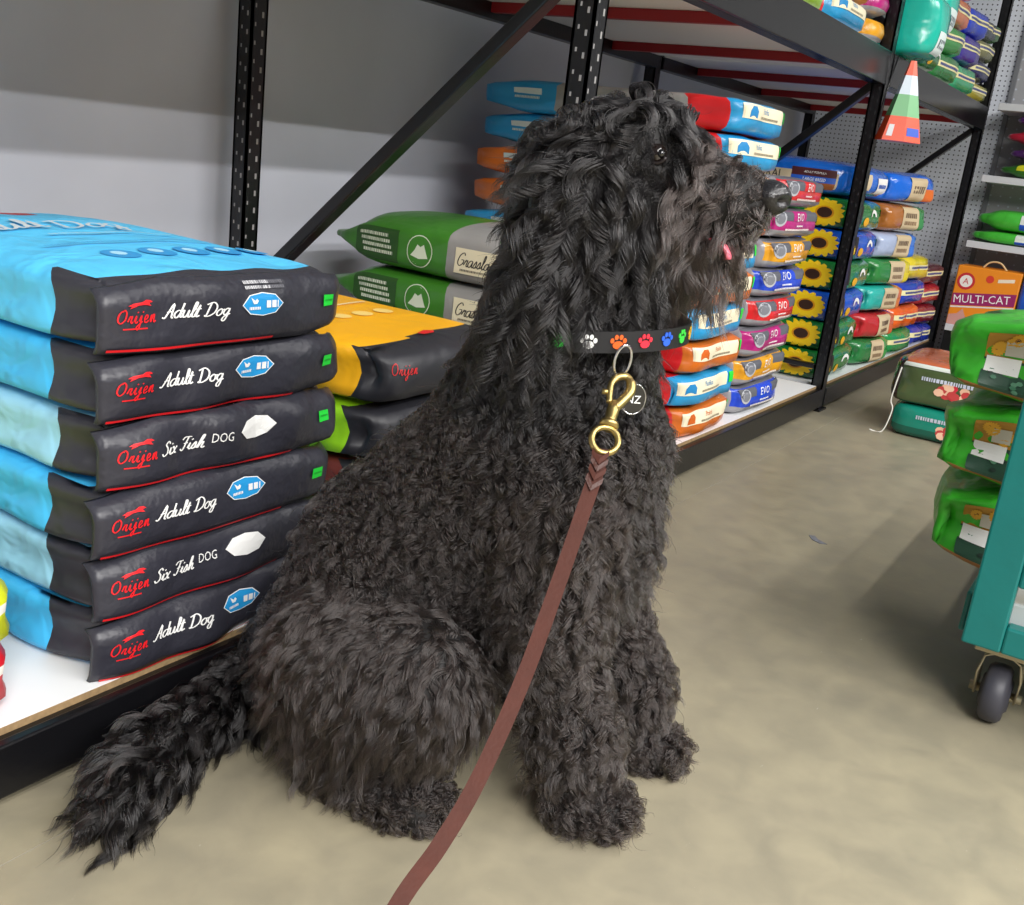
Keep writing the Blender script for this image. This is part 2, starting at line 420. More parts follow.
class Art:
    """flat print laid on the faces of a sack; u, v in metres from the face centre"""
    def __init__(s, sack): s.k = sack; s.parts = []; s.layer = {}; s.cur = None; s.du = 0.0
    def add(s, face, uv, faces, m, name='printed_panel'):
        k = s.k; uv = np.asarray(uv, float)
        n = s.layer.get(face, 0); off = 0.0010+0.00020*min(n, 10)+(0.0007 if name in ('lettering', 'fine_print', 'emblem') else 0); s.layer[face] = n+1
        u, v = uv[:, 0]+s.du, uv[:, 1]; o = np.ones(len(uv))
        if face == 'front': co = np.stack([u/(k.w/2), -o, v/(k.h/2)], 1); nr = (0, -1, 0)
        elif face == 'left': co = np.stack([-o, -u/(k.l/2), v/(k.h/2)], 1); nr = (-1, 0, 0)
        else: co = np.stack([u/(k.w/2), v/(k.l/2), o], 1); nr = (0, 0, 1)
        co = np.clip(co, -1, 1)
        P = k.map(co)+np.array(nr)*off
        if s.cur is None: s.parts.append([name, list(P), list(faces), [m]*len(faces)])
        else:
            p = s.cur; n0 = len(p[1]); p[1] += list(P); p[2] += [tuple(i+n0 for i in f) for f in faces]; p[3] += [m]*len(faces)
    def group(s, name): s.cur = [name, [], [], []]; s.parts.append(s.cur)
    def end(s): s.cur = None
    def rect(s, face, u0, u1, v0, v1, m, n=None, name='printed_panel'):
        nu = n or max(2, int((u1-u0)/0.009)); nv = max(2, int((v1-v0)/0.006))
        g = [(u0+(u1-u0)*i/nu, v0+(v1-v0)*j/nv) for j in range(nv+1) for i in range(nu+1)]
        f = [(j*(nu+1)+i, j*(nu+1)+i+1, (j+1)*(nu+1)+i+1, (j+1)*(nu+1)+i) for j in range(nv) for i in range(nu)]
        s.add(face, g, f, m, 'price_sticker' if m is GREEN_TAG else name)
    def fan(s, face, pts, m, c=None, name='emblem'):
        pts = np.array(pts, float); c = pts.mean(0) if c is None else np.array(c); n = len(pts)
        ks = 6 if np.ptp(pts[:, 0]) > .07 else 2
        uv = np.concatenate([[c]]+[c+(pts-c)*(q+1)/ks for q in range(ks)])
        f = [(0, 1+i, 1+(i+1) % n) for i in range(n)]+[(1+q*n+i, 1+(q+1)*n+i, 1+(q+1)*n+(i+1) % n, 1+q*n+(i+1) % n) for q in range(ks-1) for i in range(n)]
        s.add(face, uv, f, m, name)
    def ellipse(s, face, cu, cv, ru, rv, m, n=20):
        s.fan(face, [(cu+ru*math.cos(2*math.pi*i/n), cv+rv*math.sin(2*math.pi*i/n)) for i in range(n)], m, name='printed_spot')
    def hexagon(s, face, cu, cv, ru, rv, m):
        s.fan(face, [(cu-ru, cv), (cu-ru*.62, cv-rv*.8), (cu, cv-rv), (cu+ru*.62, cv-rv*.8), (cu+ru, cv), (cu+ru*.62, cv+rv*.8), (cu, cv+rv), (cu-ru*.62, cv+rv*.8)], m, name='badge')
    def text(s, face, t, cu, cv, h, m, shear=0.0, sx=1.0):
        uv, f = block_text(t)
        q = np.stack([cu+(uv[:, 0]*sx+shear*uv[:, 1])*h, cv+uv[:, 1]*h], 1); s.add(face, q, f, m, 'lettering')
    def script(s, face, t, cu, cv, w, m, weight=0.2, hs=1.0):
        uv, f = script_text(t, weight)
        s.add(face, np.stack([cu+uv[:, 0]*w, cv+uv[:, 1]*w*hs], 1), f, m, 'lettering')
    def sunflower(s, face, cu, cv, r, pet=None, core=None, seed=0, asp=1.0):
        pet = pet or ink((250, 208, 16)); core = core or ink((58, 32, 20))
        rr = random.Random(seed); n = 15; own = s.cur is None
        if own: s.group('sunflower_print')
        pts = []
        for i in range(n*4):
            a = 2*math.pi*i/(n*4)+0.1*seed
            q = (0.80, 0.97, 1.0, 0.93)[i % 4]*(0.94+0.1*rr.random())
            pts.append((cu+r*asp*q*math.cos(a), cv+r*q*math.sin(a)))
        s.fan(face, pts, pet, name='petals')
        s.ellipse(face, cu, cv, r*asp*0.44, r*0.44, ink((224, 150, 14)), 16)
        s.ellipse(face, cu, cv, r*asp*0.35, r*0.35, core, 16)
        if own: s.end()
    def bars(s, face, cu, cv, w, h, n, m, seed=0):
        rr = random.Random(seed); x = cu-w/2; V, F_ = [], []
        while x < cu+w/2:
            q = rr.uniform(0.25, 0.8)*h; x1 = min(x+q, cu+w/2); k = len(V)
            V += [(x, cv-h/2), (x1, cv-h/2), (x1, cv+h/2), (x, cv+h/2)]; F_.append((k, k+1, k+2, k+3)); x += q+0.22*h
        s.add(face, V, F_, m, 'fine_print')
    def build(s, parent):
        for name, V, F_, M_ in s.parts:
            ms = []
            for m in M_:
                if m not in ms: ms.append(m)
            o = mesh_obj(name, V, F_, ms, parent, fmat=[ms.index(m) for m in M_])
            if name in ('fine_print', 'sunflower_pattern'): o['kind'] = 'stuff'

def sack_object(name, label, cat, group, x0, yf, z0, sack, body_mat, art=None, rz=0.0, cell=0.03, panel=None, smooth=True):
    root = tag(empty(name, (x0+sack.w/2, yf+sack.l/2, z0), rz), label, cat, group)
    V, Fc = sack.body_geo(cell)
    o = mesh_obj('bag_body', sack.map(V), Fc, body_mat, root, smooth=smooth)
    at = o.data.attributes.new('co', 'FLOAT_VECTOR', 'POINT'); at.data.foreach_set('vector', V.astype(np.float32).ravel())
    if panel:
        # stiff folded end: a plate with crisp edges standing a little proud of the front
        w, h = sack.w, sack.h; nu, nv = 40, 9
        vs, fs = [], []
        for dy in (0.0, 0.006):
            for j in range(nv+1):
                for i in range(nu+1):
                    u = -1.0+2.0*i/nu; v = -1+2*j/nv
                    q = sack.map(np.array([[u*0.90, -1, v*0.80]]))[0]
                    z = h/2+v*h*0.49-(0.012*max(0, abs(u)-0.6)/0.4 if v > 0 else 0)*max(v, 0)+(0.010*max(0, u-0.5)/0.5)*max(-v, 0)
                    yy = q[1]-0.004-dy+0.010*max(0, v-0.45)/0.55+(0.010*max(0, u-0.86)/0.14)
                    vs.append((u*w*0.502+sack.w*sack.tw[2]*-0.3, yy, z))
        n1 = (nu+1)*(nv+1)
        for j in range(nv):
            for i in range(nu):
                a = j*(nu+1)+i; q = (a, a+1, a+nu+2, a+nu+1)
                fs.append(tuple(reversed(q))); fs.append(tuple(n1+t for t in q))
        ring = [i for i in range(nu+1)]+[(j+1)*(nu+1)+nu for j in range(nv)]+[nv*(nu+1)+i for i in range(nu-1, -1, -1)]+[j*(nu+1) for j in range(nv-1, 0, -1)]
        for t in range(len(ring)):
            a, b = ring[t], ring[(t+1) % len(ring)]; fs.append((a, b, b+n1, a+n1))
        mesh_obj('end_panel', vs, fs, panel, root, smooth=True)
        grid = np.array(vs[n1:]).reshape(nv+1, nu+1, 3)
        sack.panel = grid
        base_map = sack.map
        def pmap(co, grid=grid, base=base_map):
            co = np.asarray(co, float); out = base(co)
            fr = co[:, 1] <= -0.9999
            if fr.any():
                u = (co[fr, 0]+1)/2*nu; v = (co[fr, 2]+1)/2*nv
                i = np.clip(u.astype(int), 0, nu-1); j = np.clip(v.astype(int), 0, nv-1); a = (u-i)[:, None]; b = (v-j)[:, None]
                out[fr] = (grid[j, i]*(1-a)+grid[j, i+1]*a)*(1-b)+(grid[j+1, i]*(1-a)+grid[j+1, i+1]*a)*b
            return out
        sack.map = pmap
    if art:
        A = Art(sack); art(A); A.build(root)
    return root
ORD = ['bottom', 'second', 'third', 'fourth', 'fifth', 'sixth', 'seventh', 'eighth', 'ninth', 'tenth']
def place_word(i, n):
    if i == 0: return 'at the bottom'
    if i == n-1: return 'on top'
    return ORD[i]+' from the bottom'
GREEN_TAG = ink((30, 214, 60)); CREAM = ink((236, 226, 196)); WHITE = ink((240, 240, 238)); DKTXT = ink((40, 36, 34))

# ---- big blue and charcoal sacks on the left
CHAR = (47, 47, 56)
def blue_film(key, base, extra=()):
    return zone_mat(key, base, [({'y': (None, -0.93)}, CHAR), ({'x': (None, -0.96), 'y': (None, -0.70)}, CHAR), ({'x': (0.96, None), 'y': (None, -0.70)}, CHAR)]+list(extra), 0.48, 0.7, 12.0)
F_ADULT = blue_film('film_adult_blue', (66, 184, 240)); F_FISH = blue_film('film_fish_pale_blue', (150, 208, 236))
F_TOP = blue_film('film_adult_top', (84, 194, 242), [({'z': (0.9, None), 'y': (0.52, None), 'x': (None, .25)}, (176, 30, 40))])
CH_PANEL = mat('charcoal_panel', CHAR, 0.40, bump=0.7, bscale=22)
def art_blue(fish, top, side):
    def f(A):
        A.du = -.028
        red = ink((226, 30, 38)); bl = ink((38, 150, 214)); lb = ink((190, 222, 240))
        A.script('front', 'Orijen', -.149, -.001, .054, red, 0.24, 1.15)
        A.rect('front', -.168, -.134, -.0150, -.0132, red)
        A.fan('front', [(-.162, .0185), (-.155, .0215), (-.142, .0220), (-.136, .0245), (-.130, .0235), (-.126, .0205), (-.132, .0200), (-.129, .0155), (-.136, .0180), (-.143, .0180), (-.153, .0180), (-.160, .0140), (-.157, .0175)], red)
        if fish:
            A.script('front', 'Six Fish', -.078, .004, .074, WHITE, 0.24, .85)
            A.text('front', 'DOG', -.018, .007, .014, WHITE, 0, 0.7)
            A.hexagon('front', .050, .010, .038, .0165, WHITE)
        else:
            A.script('front', 'Adult Dog', -.062, .003, .104, WHITE, 0.24, .80)
            A.hexagon('front', .050, .008, .038, .0165, WHITE); A.hexagon('front', .050, .008, .0362, .0152, bl)
            A.fan('front', [(.028, .018), (.034, .013), (.038, .016), (.041, .013), (.038, .009), (.032, .009)], WHITE)
            A.bars('front', .034, .003, .020, .004, 4, WHITE, 1); A.bars('front', .066, .008, .022, .010, 3, WHITE, 2)
        A.du = -.012; A.rect('front', .168, .192, -.006, .013, GREEN_TAG); A.bars('front', .180, .004, .018, .003, 3, ink((20, 150, 45)), 4)
        A.du = 0.0; A.rect('front', -.214, .05 if top else .10, -.0440, -.0405, red)
        if top:
            for k in range(4): A.bars('front', .015+(.026 if k > 1 else 0), .038-.0065*k+(.013 if k > 1 else 0), .045, .004, 6, ink((200, 200, 204)) if k < 2 else ink((105, 105, 112)), k+9)
            for k in range(5):
                u = -.085+.062*k
                A.ellipse('top', u, -.205, .026, .030, ink((48, 150, 214)), 14); A.ellipse('top', u, -.200, .011, .014, ink((170, 222, 246)), 8)
            A.bars('top', .0, -.13, .30, .008, 9, ink((58, 160, 220)), 7)
            A.script('top', 'Adult Dog', -.05, .03, .30, ink((205, 214, 220)), 0.2, 1.2)
            A.bars('top', .02, -.055, .22, .010, 9, ink((150, 205, 232)), 8)
        A.bars('left', side, -.002, .10, .020, 4, lb, 5+int(side*100))
    return f
fish_rows = [False, True, False, True, False, False]      # from the bottom
offs = [(-.006, 0.004, .010), (.000, .004, -.005), (-.004, .0, .004), (.006, .000, .006), (.006, .004, -.010), (.002, .000, .006)]
hts = [.089, .091, .089, .090, .089, .094]
z = 0.0946
adult_seen = 0
for i in range(6):
    fish = fish_rows[i]; top = i == 5
    sk = Sack(.445, .70, hts[i], p=8.0, gusset=.022, pinch_back=.2, wr=.0062, seed=20+i, bulge=.004, wl=.085, crown=.12 if top else 0)
    dx, dy, rz = offs[i]
    lab = ('%s sack with charcoal end lettered %s, %s of left stack' % ('pale blue' if fish else 'bright blue', 'Six Fish' if fish else 'Adult Dog', place_word(i, 6)))
    sack_object('dog_food_bag', lab, 'bag', 'blue and charcoal sacks in the left stack', .812+dx, 1.075+dy, z, sk, F_TOP if top else (F_FISH if fish else F_ADULT), art_blue(fish, top, -.02+.03*(i % 3)), rz, 0.013, CH_PANEL)
    z += hts[i]

# ---- sliver of a low stack at the left picture edge
for i, (c, nm, zz, h) in enumerate((((196, 30, 44), 'red', .0946, .085), ((206, 214, 40), 'yellow', .1796, .085))):
    sack_object('dog_food_bag', '%s bag at the left picture edge beside blue stack, %s' % (nm, 'on the deck' if i == 0 else 'upper one'), 'bag', 'low stack at the left edge', .293+.008*i, 1.095, zz, Sack(.44, .6, h, seed=60+i), zone_mat('film_edge_'+nm, c, [({'z': (0.2, .5)}, (235, 230, 220))], 0.4), None, 0, .04)

# ---- yellow / lime stack next to it
def blackend(key, base): return zone_mat(key, base, [({'y': (None, -0.90)}, (42, 42, 48)), ({'x': (None, -0.96), 'y': (None, -0.86)}, (42, 42, 48)), ({'z': (0.9, None), 'y': (None, -0.84), 'x': (-0.25, None)}, (42, 42, 48))], 0.45, 0.45, 10.0)
def art_yellow(A):
    w = ink((250, 232, 180))
    A.script('top', 'Puppy', -.05, .06, .24, w, 0.22, -1.1)
    for k in range(4): A.ellipse('top', -.10+.066*k, -.10, .024, .020, ink((250, 214, 120)), 12)
    A.bars('top', .0, -.02, .28, .009, 8, w, 3)
    A.script('front', 'Orijen', -.14, .012, .06, ink((220, 36, 40)), 0.17, 1.1)
    A.fan('top', [(-.02, -.285), (.01, -.275), (.03, -.29), (.015, -.31), (-.015, -.305)], ink((220, 36, 40)))
ys = [('maroon', (120, 52, 44), .095), ('maroon', (132, 56, 48), .095), ('lime green', (150, 214, 30), .105), ('golden yellow', (246, 178, 20), .110)]
z = .0946
for i, (nm, c, h) in enumerate(ys):
    sack_object('dog_food_bag', '%s bag with black end, %s, in stack behind dog\'s back' % (nm, place_word(i, 4)), 'bag', 'short stack between blue and green bags', 1.345+(.012 if i < 2 else 0), 1.085+.004*(3-i), z,
                Sack(.42, .66, h, p=6, gusset=.03, pinch_back=.4, wr=.006, seed=70+i), blackend('film_'+nm.replace(' ', '_'), c), art_yellow if i == 3 else None, .03 if i == 3 else 0, .022)
    z += h

# ---- grey banded sacks with coloured ends
def banded(key, col, band=(205, 28, 34)):
    return zone_mat(key, (150, 148, 146), [({'y': (.36, None)}, col), ({'y': (None, -.62)}, band), ({'y': (None, -.955)}, col)], 0.36, 0.5, 10.0, 0.25)
def art_grass(A):
    g2 = ink((42, 84, 30)); w = ink((222, 230, 208))
    A.rect('left', -.245, -.095, -.044, .040, g2)
    for k in range(4): A.bars('left', -.178+.006*k, .022-.014*k, .10, .008, 7, w, k+3)
    A.ellipse('left', -.025, -.002, .040, .040, w, 22); A.ellipse('left', -.025, -.002, .0375, .0375, ink((64, 132, 40)), 22)
    A.fan('left', [(-.052, -.014), (-.040, .0), (-.032, .014), (-.022, .009), (-.012, .016), (-.003, -.005), (.003, -.016), (-.025, -.020)], w)
    A.rect('left', .085, .235, -.034, .026, CREAM)
    A.script('left', 'Grassland', .158, .001, .130, DKTXT, 0.19, 1.0); A.bars('left', .158, -.025, .11, .005, 6, ink((120, 112, 96)), 5)
GRASS = banded('film_grass', (58, 122, 36), (58, 122, 36)); MAROON_B = banded('film_maroon', (92, 34, 38))
z = .0946
MIDG = zone_mat('film_grass_side', (152, 150, 148), [({'y': (-.16, None)}, (62, 128, 38)), ({'y': (None, -.6)}, (62, 128, 38))], 0.36, 0.4, 9.0, 0.2)
for i in range(5):
    g = i >= 3; h = (.100, .100, .102, .116, .124)[i]
    sack_object('dog_food_bag', '%s bag %s, %s, left of the dog\'s head' % ('green and silver' if g else 'maroon and silver', 'lettered Grassland' if g else 'with silver band', place_word(i, 5)), 'bag', 'green and maroon bags behind the dog',
                2.10+(.02 if not g else -.004*i), 1.175+(.0 if g else -.05), z, Sack(.43, .72, h, p=5, gusset=.008, pinch_back=.80, pinch_front=.3, wr=.005, seed=80+i, wl=.16, crown=.16 if i == 4 else 0), MIDG if g else MAROON_B, art_grass if g else None, -.02*(i-3) if g else 0, .022)
    z += h

B_BLUE = banded('film_blue_end', (36, 150, 206)); B_OR = banded('film_orange_end', (206, 104, 24))
def art_band(col, word):
    def f(A):
        d = ink(col)
        A.rect('front', -.195, .125, -.004, .036, CREAM)
        A.fan('front', [(-.165, .000), (-.115, .000), (-.115, .018), (-.128, .030), (-.152, .030), (-.165, .018)], d)
        A.text('front', word, -.03, .022, .014, d, 0.1, 0.9); A.bars('front', -.01, .004, .14, .006, 6, ink((150, 140, 120)), 3)
        A.rect('front', .135, .170, .002, .034, GREEN_TAG)
        A.rect('left', -.30, -.20, .005, .022, ink((214, 224, 220))); A.bars('left', -.25, -.004, .09, .007, 4, ink((214, 224, 220)), 6)
    return f
seqA = ['O', 'B', 'O', 'B', 'O', 'B', 'O', 'O', 'B', 'B']
z = .0946
for i, t in enumerate(seqA):
    h = .0945
    dx = [0, -.02, .01, -.015, .03, .0, .045, .035, .06, .05][i]; rz = [.02, -.03, .0, .03, -.02, .01, .02, -.01, -.03, .02][i]
    sack_object('dog_food_bag', '%s-ended red banded bag, %s, tall stack behind dog\'s muzzle' % ('orange' if t == 'O' else 'blue', place_word(i, 10)), 'bag', 'orange and blue ended bags',
                2.72+dx, 1.075, z, Sack(.42, .84, h, p=9, gusset=.02, pinch_back=.30, wr=.006, seed=100+i), B_OR if t == 'O' else B_BLUE, art_band((206, 96, 20) if t == 'O' else (30, 130, 190), 'Prairie' if t == 'O' else 'Pacifica'), rz, .024)
    z += h

# ---- silver and coloured small sacks
def art_evo(col):
    def f(A):
        g = ink((92, 94, 102)); lg = ink((176, 178, 184)); d = ink(col)
        A.rect('front', -.205, -.085, .010, .040, g); A.rect('front', .055, .205, .010, .040, g)
        A.rect('front', -.085, .055, .010, .040, d)
        A.ellipse('front', -.165, .014, .034, .024, lg, 16); A.ellipse('front', -.165, .014, .026, .017, ink((120, 122, 130)), 14)
        A.text('front', 'EVO', -.015, .022, .025, WHITE, 0, 1.2)
        A.bars('front', -.015, -.006, .08, .005, 4, WHITE, 2); A.bars('front', -.02, -.018, .22, .006, 8, ink((232, 226, 220)), 6)
        A.rect('front', .170, .200, .004, .030, GREEN_TAG)
    return f
EVC = {'blue': (28, 70, 200), 'golden': (226, 160, 26), 'magenta': (180, 26, 120), 'red': (214, 34, 40)}
seqB = ['blue', 'golden', 'magenta', 'red', 'blue', 'golden', 'magenta', 'red']
z = .0946
def evo_film(c): return zone_mat('film_evo_'+c, EVC[c], [({'z': (.88, None)}, (110, 110, 118)), ({'z': (None, -.45)}, (150, 150, 154)), ({'y': (-.9, None)}, (150, 150, 156))], 0.3, 0.5, 11.0, 0.4)
for i, c in enumerate(seqB):
    h = .0945; dx = [.0, .015, .01, .03, .055, .07, .085, .10][i]
    sack_object('dog_food_bag', '%s and silver bag, %s, stack right of dog\'s nose' % (c, place_word(i, 8)), 'bag', 'silver topped bags beside the nose',
                3.19+dx, 1.080, z, Sack(.43, .62, h, p=8, gusset=.025, pinch_back=.3, wr=.006, seed=130+i, bulge=.006), evo_film(c), art_evo(EVC[c]), [.03, -.02, .02, .0, -.02, .02, -.03, .01][i], .026)
    z += h

# ---- sunflower sacks
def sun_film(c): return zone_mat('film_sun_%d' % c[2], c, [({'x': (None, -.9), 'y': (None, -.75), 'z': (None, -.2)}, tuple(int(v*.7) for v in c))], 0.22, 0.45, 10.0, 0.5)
SG, SB = (28, 118, 52), (22, 84, 196)
def art_sun(c, sd):
    def f(A):
        A.sunflower('left', .218, .000, .056, seed=sd, asp=1.55)
        A.ellipse('left', .130, -.030, .040, .019, ink((226, 170, 20)), 18)
        A.text('left', 'CALIFORNIA', .005, .022, .030, WHITE, 0, 0.85); A.text('left', 'NATURAL', -.01, -.020, .024, WHITE, 0, 0.85)
        A.rect('front', -.205, -.115, -.046, .040, ink((36, 28, 24))); A.sunflower('front', -.165, -.018, .026, seed=sd)
        A.rect('front', -.205, -.115, -.050, -.030, ink((30, 110, 96)))
        A.ellipse('front', -.055, -.020, .030, .017, ink((226, 170, 20)), 14)
        pts = [(.055+.05*math.cos(t), .0+.028*math.sin(t)) for t in np.linspace(0, math.pi, 10)]+[(.055+.032*math.cos(t), .0+.014*math.sin(t)) for t in np.linspace(math.pi, 0, 10)]
        uv = np.array(pts); fs = [(i, i+1, 18-i, 19-i) for i in range(9)]
        A.add('front', uv, fs, WHITE)
        A.rect('front', .165, .195, .0, .03, GREEN_TAG)
    return f
seqC = [SG, SG, SB, SG, SB, SG]
z = .0946
for i, c in enumerate(seqC):
    h = .1175
    sack_object('pet_food_bag', '%s bag with big sunflower, %s, stack behind middle post' % ('green' if c is SG else 'blue', place_word(i, 7)), 'bag', 'sunflower printed bags',
                4.125+[0, .0, -.008, .0, .006, .0][i], 1.085, z, Sack(.44, .66, h, p=9, gusset=.004, wr=.004, seed=150+i, bulge=.010), sun_film(c), art_sun(c, i), 0, .026)
    z += h
def art_natural(A):
    A.rect('left', -.30, .30, -.045, .018, ink((206, 190, 160)))
    A.text('left', 'NATURAL', -.02, -.002, .030, DKTXT, 0, 0.9)
    A.rect('left', .10, .29, .000, .030, ink((74, 30, 36))); A.rect('left', .10, .29, -.022, .000, ink((36, 90, 190))); A.rect('left', .10, .29, -.048, -.022, ink((150, 84, 36)))
    A.text('left', 'LARGE BREED', .195, -.011, .012, WHITE, 0.1, 0.9); A.text('left', 'ADULT FORMULA', .195, .015, .008, WHITE)
    A.rect('front', -.19, -.12, -.03, .03, ink((206, 190, 160))); A.rect('front', -.06, .08, -.040, .02, WHITE); A.bars('front', .01, -.01, .11, .014, 4, ink((40, 90, 190)), 3)
sack_object('pet_food_bag', 'blue bag lettered NATURAL LARGE BREED lying on top of the sunflower bags', 'bag', None, 4.10, 1.085, z, Sack(.47, .72, .135, p=4.5, gusset=.01, pinch_back=.4, wr=.007, seed=170, bulge=.03),
            zone_mat('film_natural', (24, 104, 208), [], 0.22, 0.5, 9.0, 0.5), art_natural, 0, .026)

# ---- cream label sacks further along
def art_label(c2, sd):
    def f(A):
        A.rect('front', -.05, .10, -.050, .050, ink((206, 186, 150))); A.bars('front', .025, .014, .10, .020, 4, ink((110, 90, 70)), sd); A.bars('front', .025, -.018, .10, .016, 4, ink((140, 112, 84)), sd+3)
        A.rect('front', .10, .205, -.050, .0, ink(c2))
    return f
def two_tone(key, c, c2): return zone_mat(key, c, [({'x': (.45, None), 'y': (None, -.9)}, c2)], 0.25, 0.5, 10.0, 0.45)
seqD = [((36, 120, 60), (60, 150, 70), 'green'), ((190, 36, 44), (206, 96, 50), 'red'), ((40, 176, 166), (214, 120, 60), 'teal'), ((40, 130, 60), (226, 206, 40), 'green and yellow'), ((170, 184, 214), (60, 120, 214), 'silver blue'), ((170, 104, 44), (60, 140, 80), 'brown')]
z = .0946
for i, (c, c2, nm) in enumerate(seqD):
    h = .1175
    sack_object('pet_food_bag', '%s bag with cream label, %s, right of sunflower bags' % (nm, place_word(i, 7)), 'bag', 'cream label bags', 4.665+.014*i, 1.062-.004*i, z, Sack(.43, .66, h, p=7, gusset=.035, wr=.006, seed=180+i, bulge=.004), two_tone('film_d%d' % i, c, c2), art_label(c2, i), -.10-.03*i, .028)
    z += h
def art_blue_orange(A):
    A.rect('front', -.06, .08, -.055, .05, ink((206, 186, 150))); A.bars('front', .01, .0, .10, .03, 4, ink((110, 90, 70)), 3); A.rect('front', .08, .21, -.05, .005, ink((220, 110, 40)))
sack_object('pet_food_bag', 'bright blue bag with cream and orange end atop the cream label stack', 'bag', None, 4.75, 1.035, z, Sack(.45, .70, .13, p=6, gusset=.03, wr=.009, seed=190, bulge=.006), zone_mat('film_d_top', (24, 104, 214), [], 0.22, 0.5, 10, 0.5), art_blue_orange, -.26, .028)

def art_stripe(sd):
    def f(A):
        A.rect('front', -.20, .20, -.006, .018, ink((232, 224, 170))); A.bars('front', .0, .006, .26, .010, 6, ink((70, 80, 150)), sd)
    return f
def small_stack(seq, x0, yf, dx, group, where, h, w, l, zb=.0946, nm0='pet_food_bag'):
    z = zb
    for i, (nm, c, c2) in enumerate(seq):
        sack_object(nm0, '%s bag %s, %s' % (nm, where, place_word(i, len(seq))), 'bag', group, x0+dx*i, yf, z, Sack(w, l, h, p=7, gusset=.02, wr=.006, seed=sum(map(ord, nm)) % 97+int(x0*7), bulge=.006),
                    zone_mat('film_s_%s_%d' % (nm.replace(' ', '_'), int(x0*100)), c, [({'x': (.35, None), 'y': (None, -.9)}, c2)], 0.25, 0.5, 10, 0.45), art_stripe(i), -.10, .03)
        z += h
small_stack([('emerald green', (20, 140, 70), (30, 150, 80)), ('vivid orange', (232, 96, 20), (232, 96, 20)), ('royal blue', (24, 60, 180), (24, 60, 180)), ('lemon yellow', (228, 206, 40), (228, 206, 40))], 5.17, 1.062, .02, 'bright striped bags', 'in column before far post', .118, .42, .6)
small_stack([('cobalt blue', (28, 56, 170), (28, 56, 170)), ('dark red', (130, 24, 40), (120, 20, 40)), ('crimson', (176, 30, 50), (176, 30, 50)), ('plum brown', (96, 50, 60), (120, 70, 70))], 5.635, 1.065, .0, 'dark red column bags', 'in last column at far post', .105, .44, .6)

# ---- goods on the upper deck
ZU = 1.3186
def up_sack(nm, label, x0, yf, z0, sk, film, art=None, rz=0): return sack_object(nm, label, 'bag', 'bags on the upper deck', x0, yf, z0, sk, film, art, rz, .03)
up_sack('dog_food_bag', 'lime green bag on the upper deck near the picture top', 2.93, 1.07, ZU, Sack(.42, .6, .1, p=5, seed=201), zone_mat('film_up_lime', (150, 190, 50), [], .3), None)
up_sack('dog_food_bag', 'light blue and red ended bag on the upper deck', 3.36, 1.065, ZU, Sack(.42, .7, .095, p=6, gusset=.02, seed=202), B_BLUE, art_band((30, 130, 190), 'Pacifica'))
up_sack('dog_food_bag', 'orange ended bag on the upper deck above the blue and red one', 3.40, 1.08, ZU+.095, Sack(.42, .7, .095, p=6, gusset=.02, seed=203), B_OR, art_band((206, 96, 20), 'Prairie'))
up_sack('dog_food_bag', 'golden and silver bag on the upper deck left of the teal bags', 3.82, 1.075, ZU, Sack(.21, .6, .09, p=5, seed=204, bulge=.014), evo_film('golden'))
up_sack('dog_food_bag', 'magenta and silver bag on the upper deck above the golden one', 3.82, 1.08, ZU+.09, Sack(.21, .6, .09, p=5, seed=205, bulge=.014), evo_film('magenta'))
up_sack('dog_food_bag', 'blue and silver bag topmost of the three silver ones on the upper deck', 3.82, 1.075, ZU+.18, Sack(.21, .6, .09, p=5, seed=206, bulge=.014), evo_film('blue'))
def art_teal(A):
    A.rect('front', -.06, .06, -.10, -.02, ink((220, 236, 236))); A.bars('front', .0, -.06, .09, .03, 5, ink((90, 100, 110)), 4)
    A.rect('left', .10, .20, -.06, .07, ink((220, 236, 236))); A.rect('left', .02, .26, .075, .10, ink((120, 190, 230))); A.rect('left', -.26, -.02, -.08, .08, ink((150, 196, 230)))
    A.rect('front', .08, .13, -.06, .06, ink((60, 130, 210)))
TEAL = zone_mat('film_teal', (32, 186, 166), [({'y': (.1, None)}, (170, 205, 225))], .25, .4, 9, .4)
up_sack('cat_litter_bag', 'large teal bag overhanging the upper deck, nearer of two', 4.13, .95, ZU+.002, Sack(.25, .62, .22, p=9.0, gusset=.01, seed=207, bulge=.02), TEAL, art_teal)
up_sack('cat_litter_bag', 'teal bag on the upper deck behind the nearer teal one', 4.42, .99, ZU+.122, Sack(.24, .6, .22, p=9.0, gusset=.01, seed=208, bulge=.02), TEAL, art_teal)
up_sack('pet_food_bag', 'green sunflower bag lying under the second teal bag', 4.43, 1.05, ZU, Sack(.42, .6, .118, p=5, seed=209, bulge=.02), sun_film(SG), art_sun(SG, 2))
small_stack([('forest green', (40, 120, 60), (60, 150, 70)), ('grass green', (60, 140, 70), (40, 150, 90)), ('salmon pink', (200, 120, 80), (214, 110, 70)), ('apricot', (196, 130, 90), (214, 120, 80)), ('pale green', (120, 150, 100), (70, 150, 90))], 4.88, 1.055, .012, 'upper deck cream label bags', 'on upper deck right of teal bags', .118, .40, .6, ZU)
small_stack([('mint green', (50, 160, 110), (50, 160, 110)), ('deep violet', (60, 40, 150), (60, 40, 150)), ('ultramarine', (24, 60, 190), (24, 60, 190))], 5.31, 1.06, .01, 'upper deck striped bags', 'in the short upper deck column', .125, .40, .6, ZU)
small_stack([('mustard', (170, 160, 60), (120, 130, 60)), ('navy', (30, 34, 90), (30, 34, 90)), ('olive', (120, 120, 80), (100, 110, 60)), ('charcoal grey', (70, 80, 90), (60, 110, 60))], 5.73, 1.065, .0, 'upper deck end column', 'at the far end of the upper deck', .095, .37, .6, ZU)

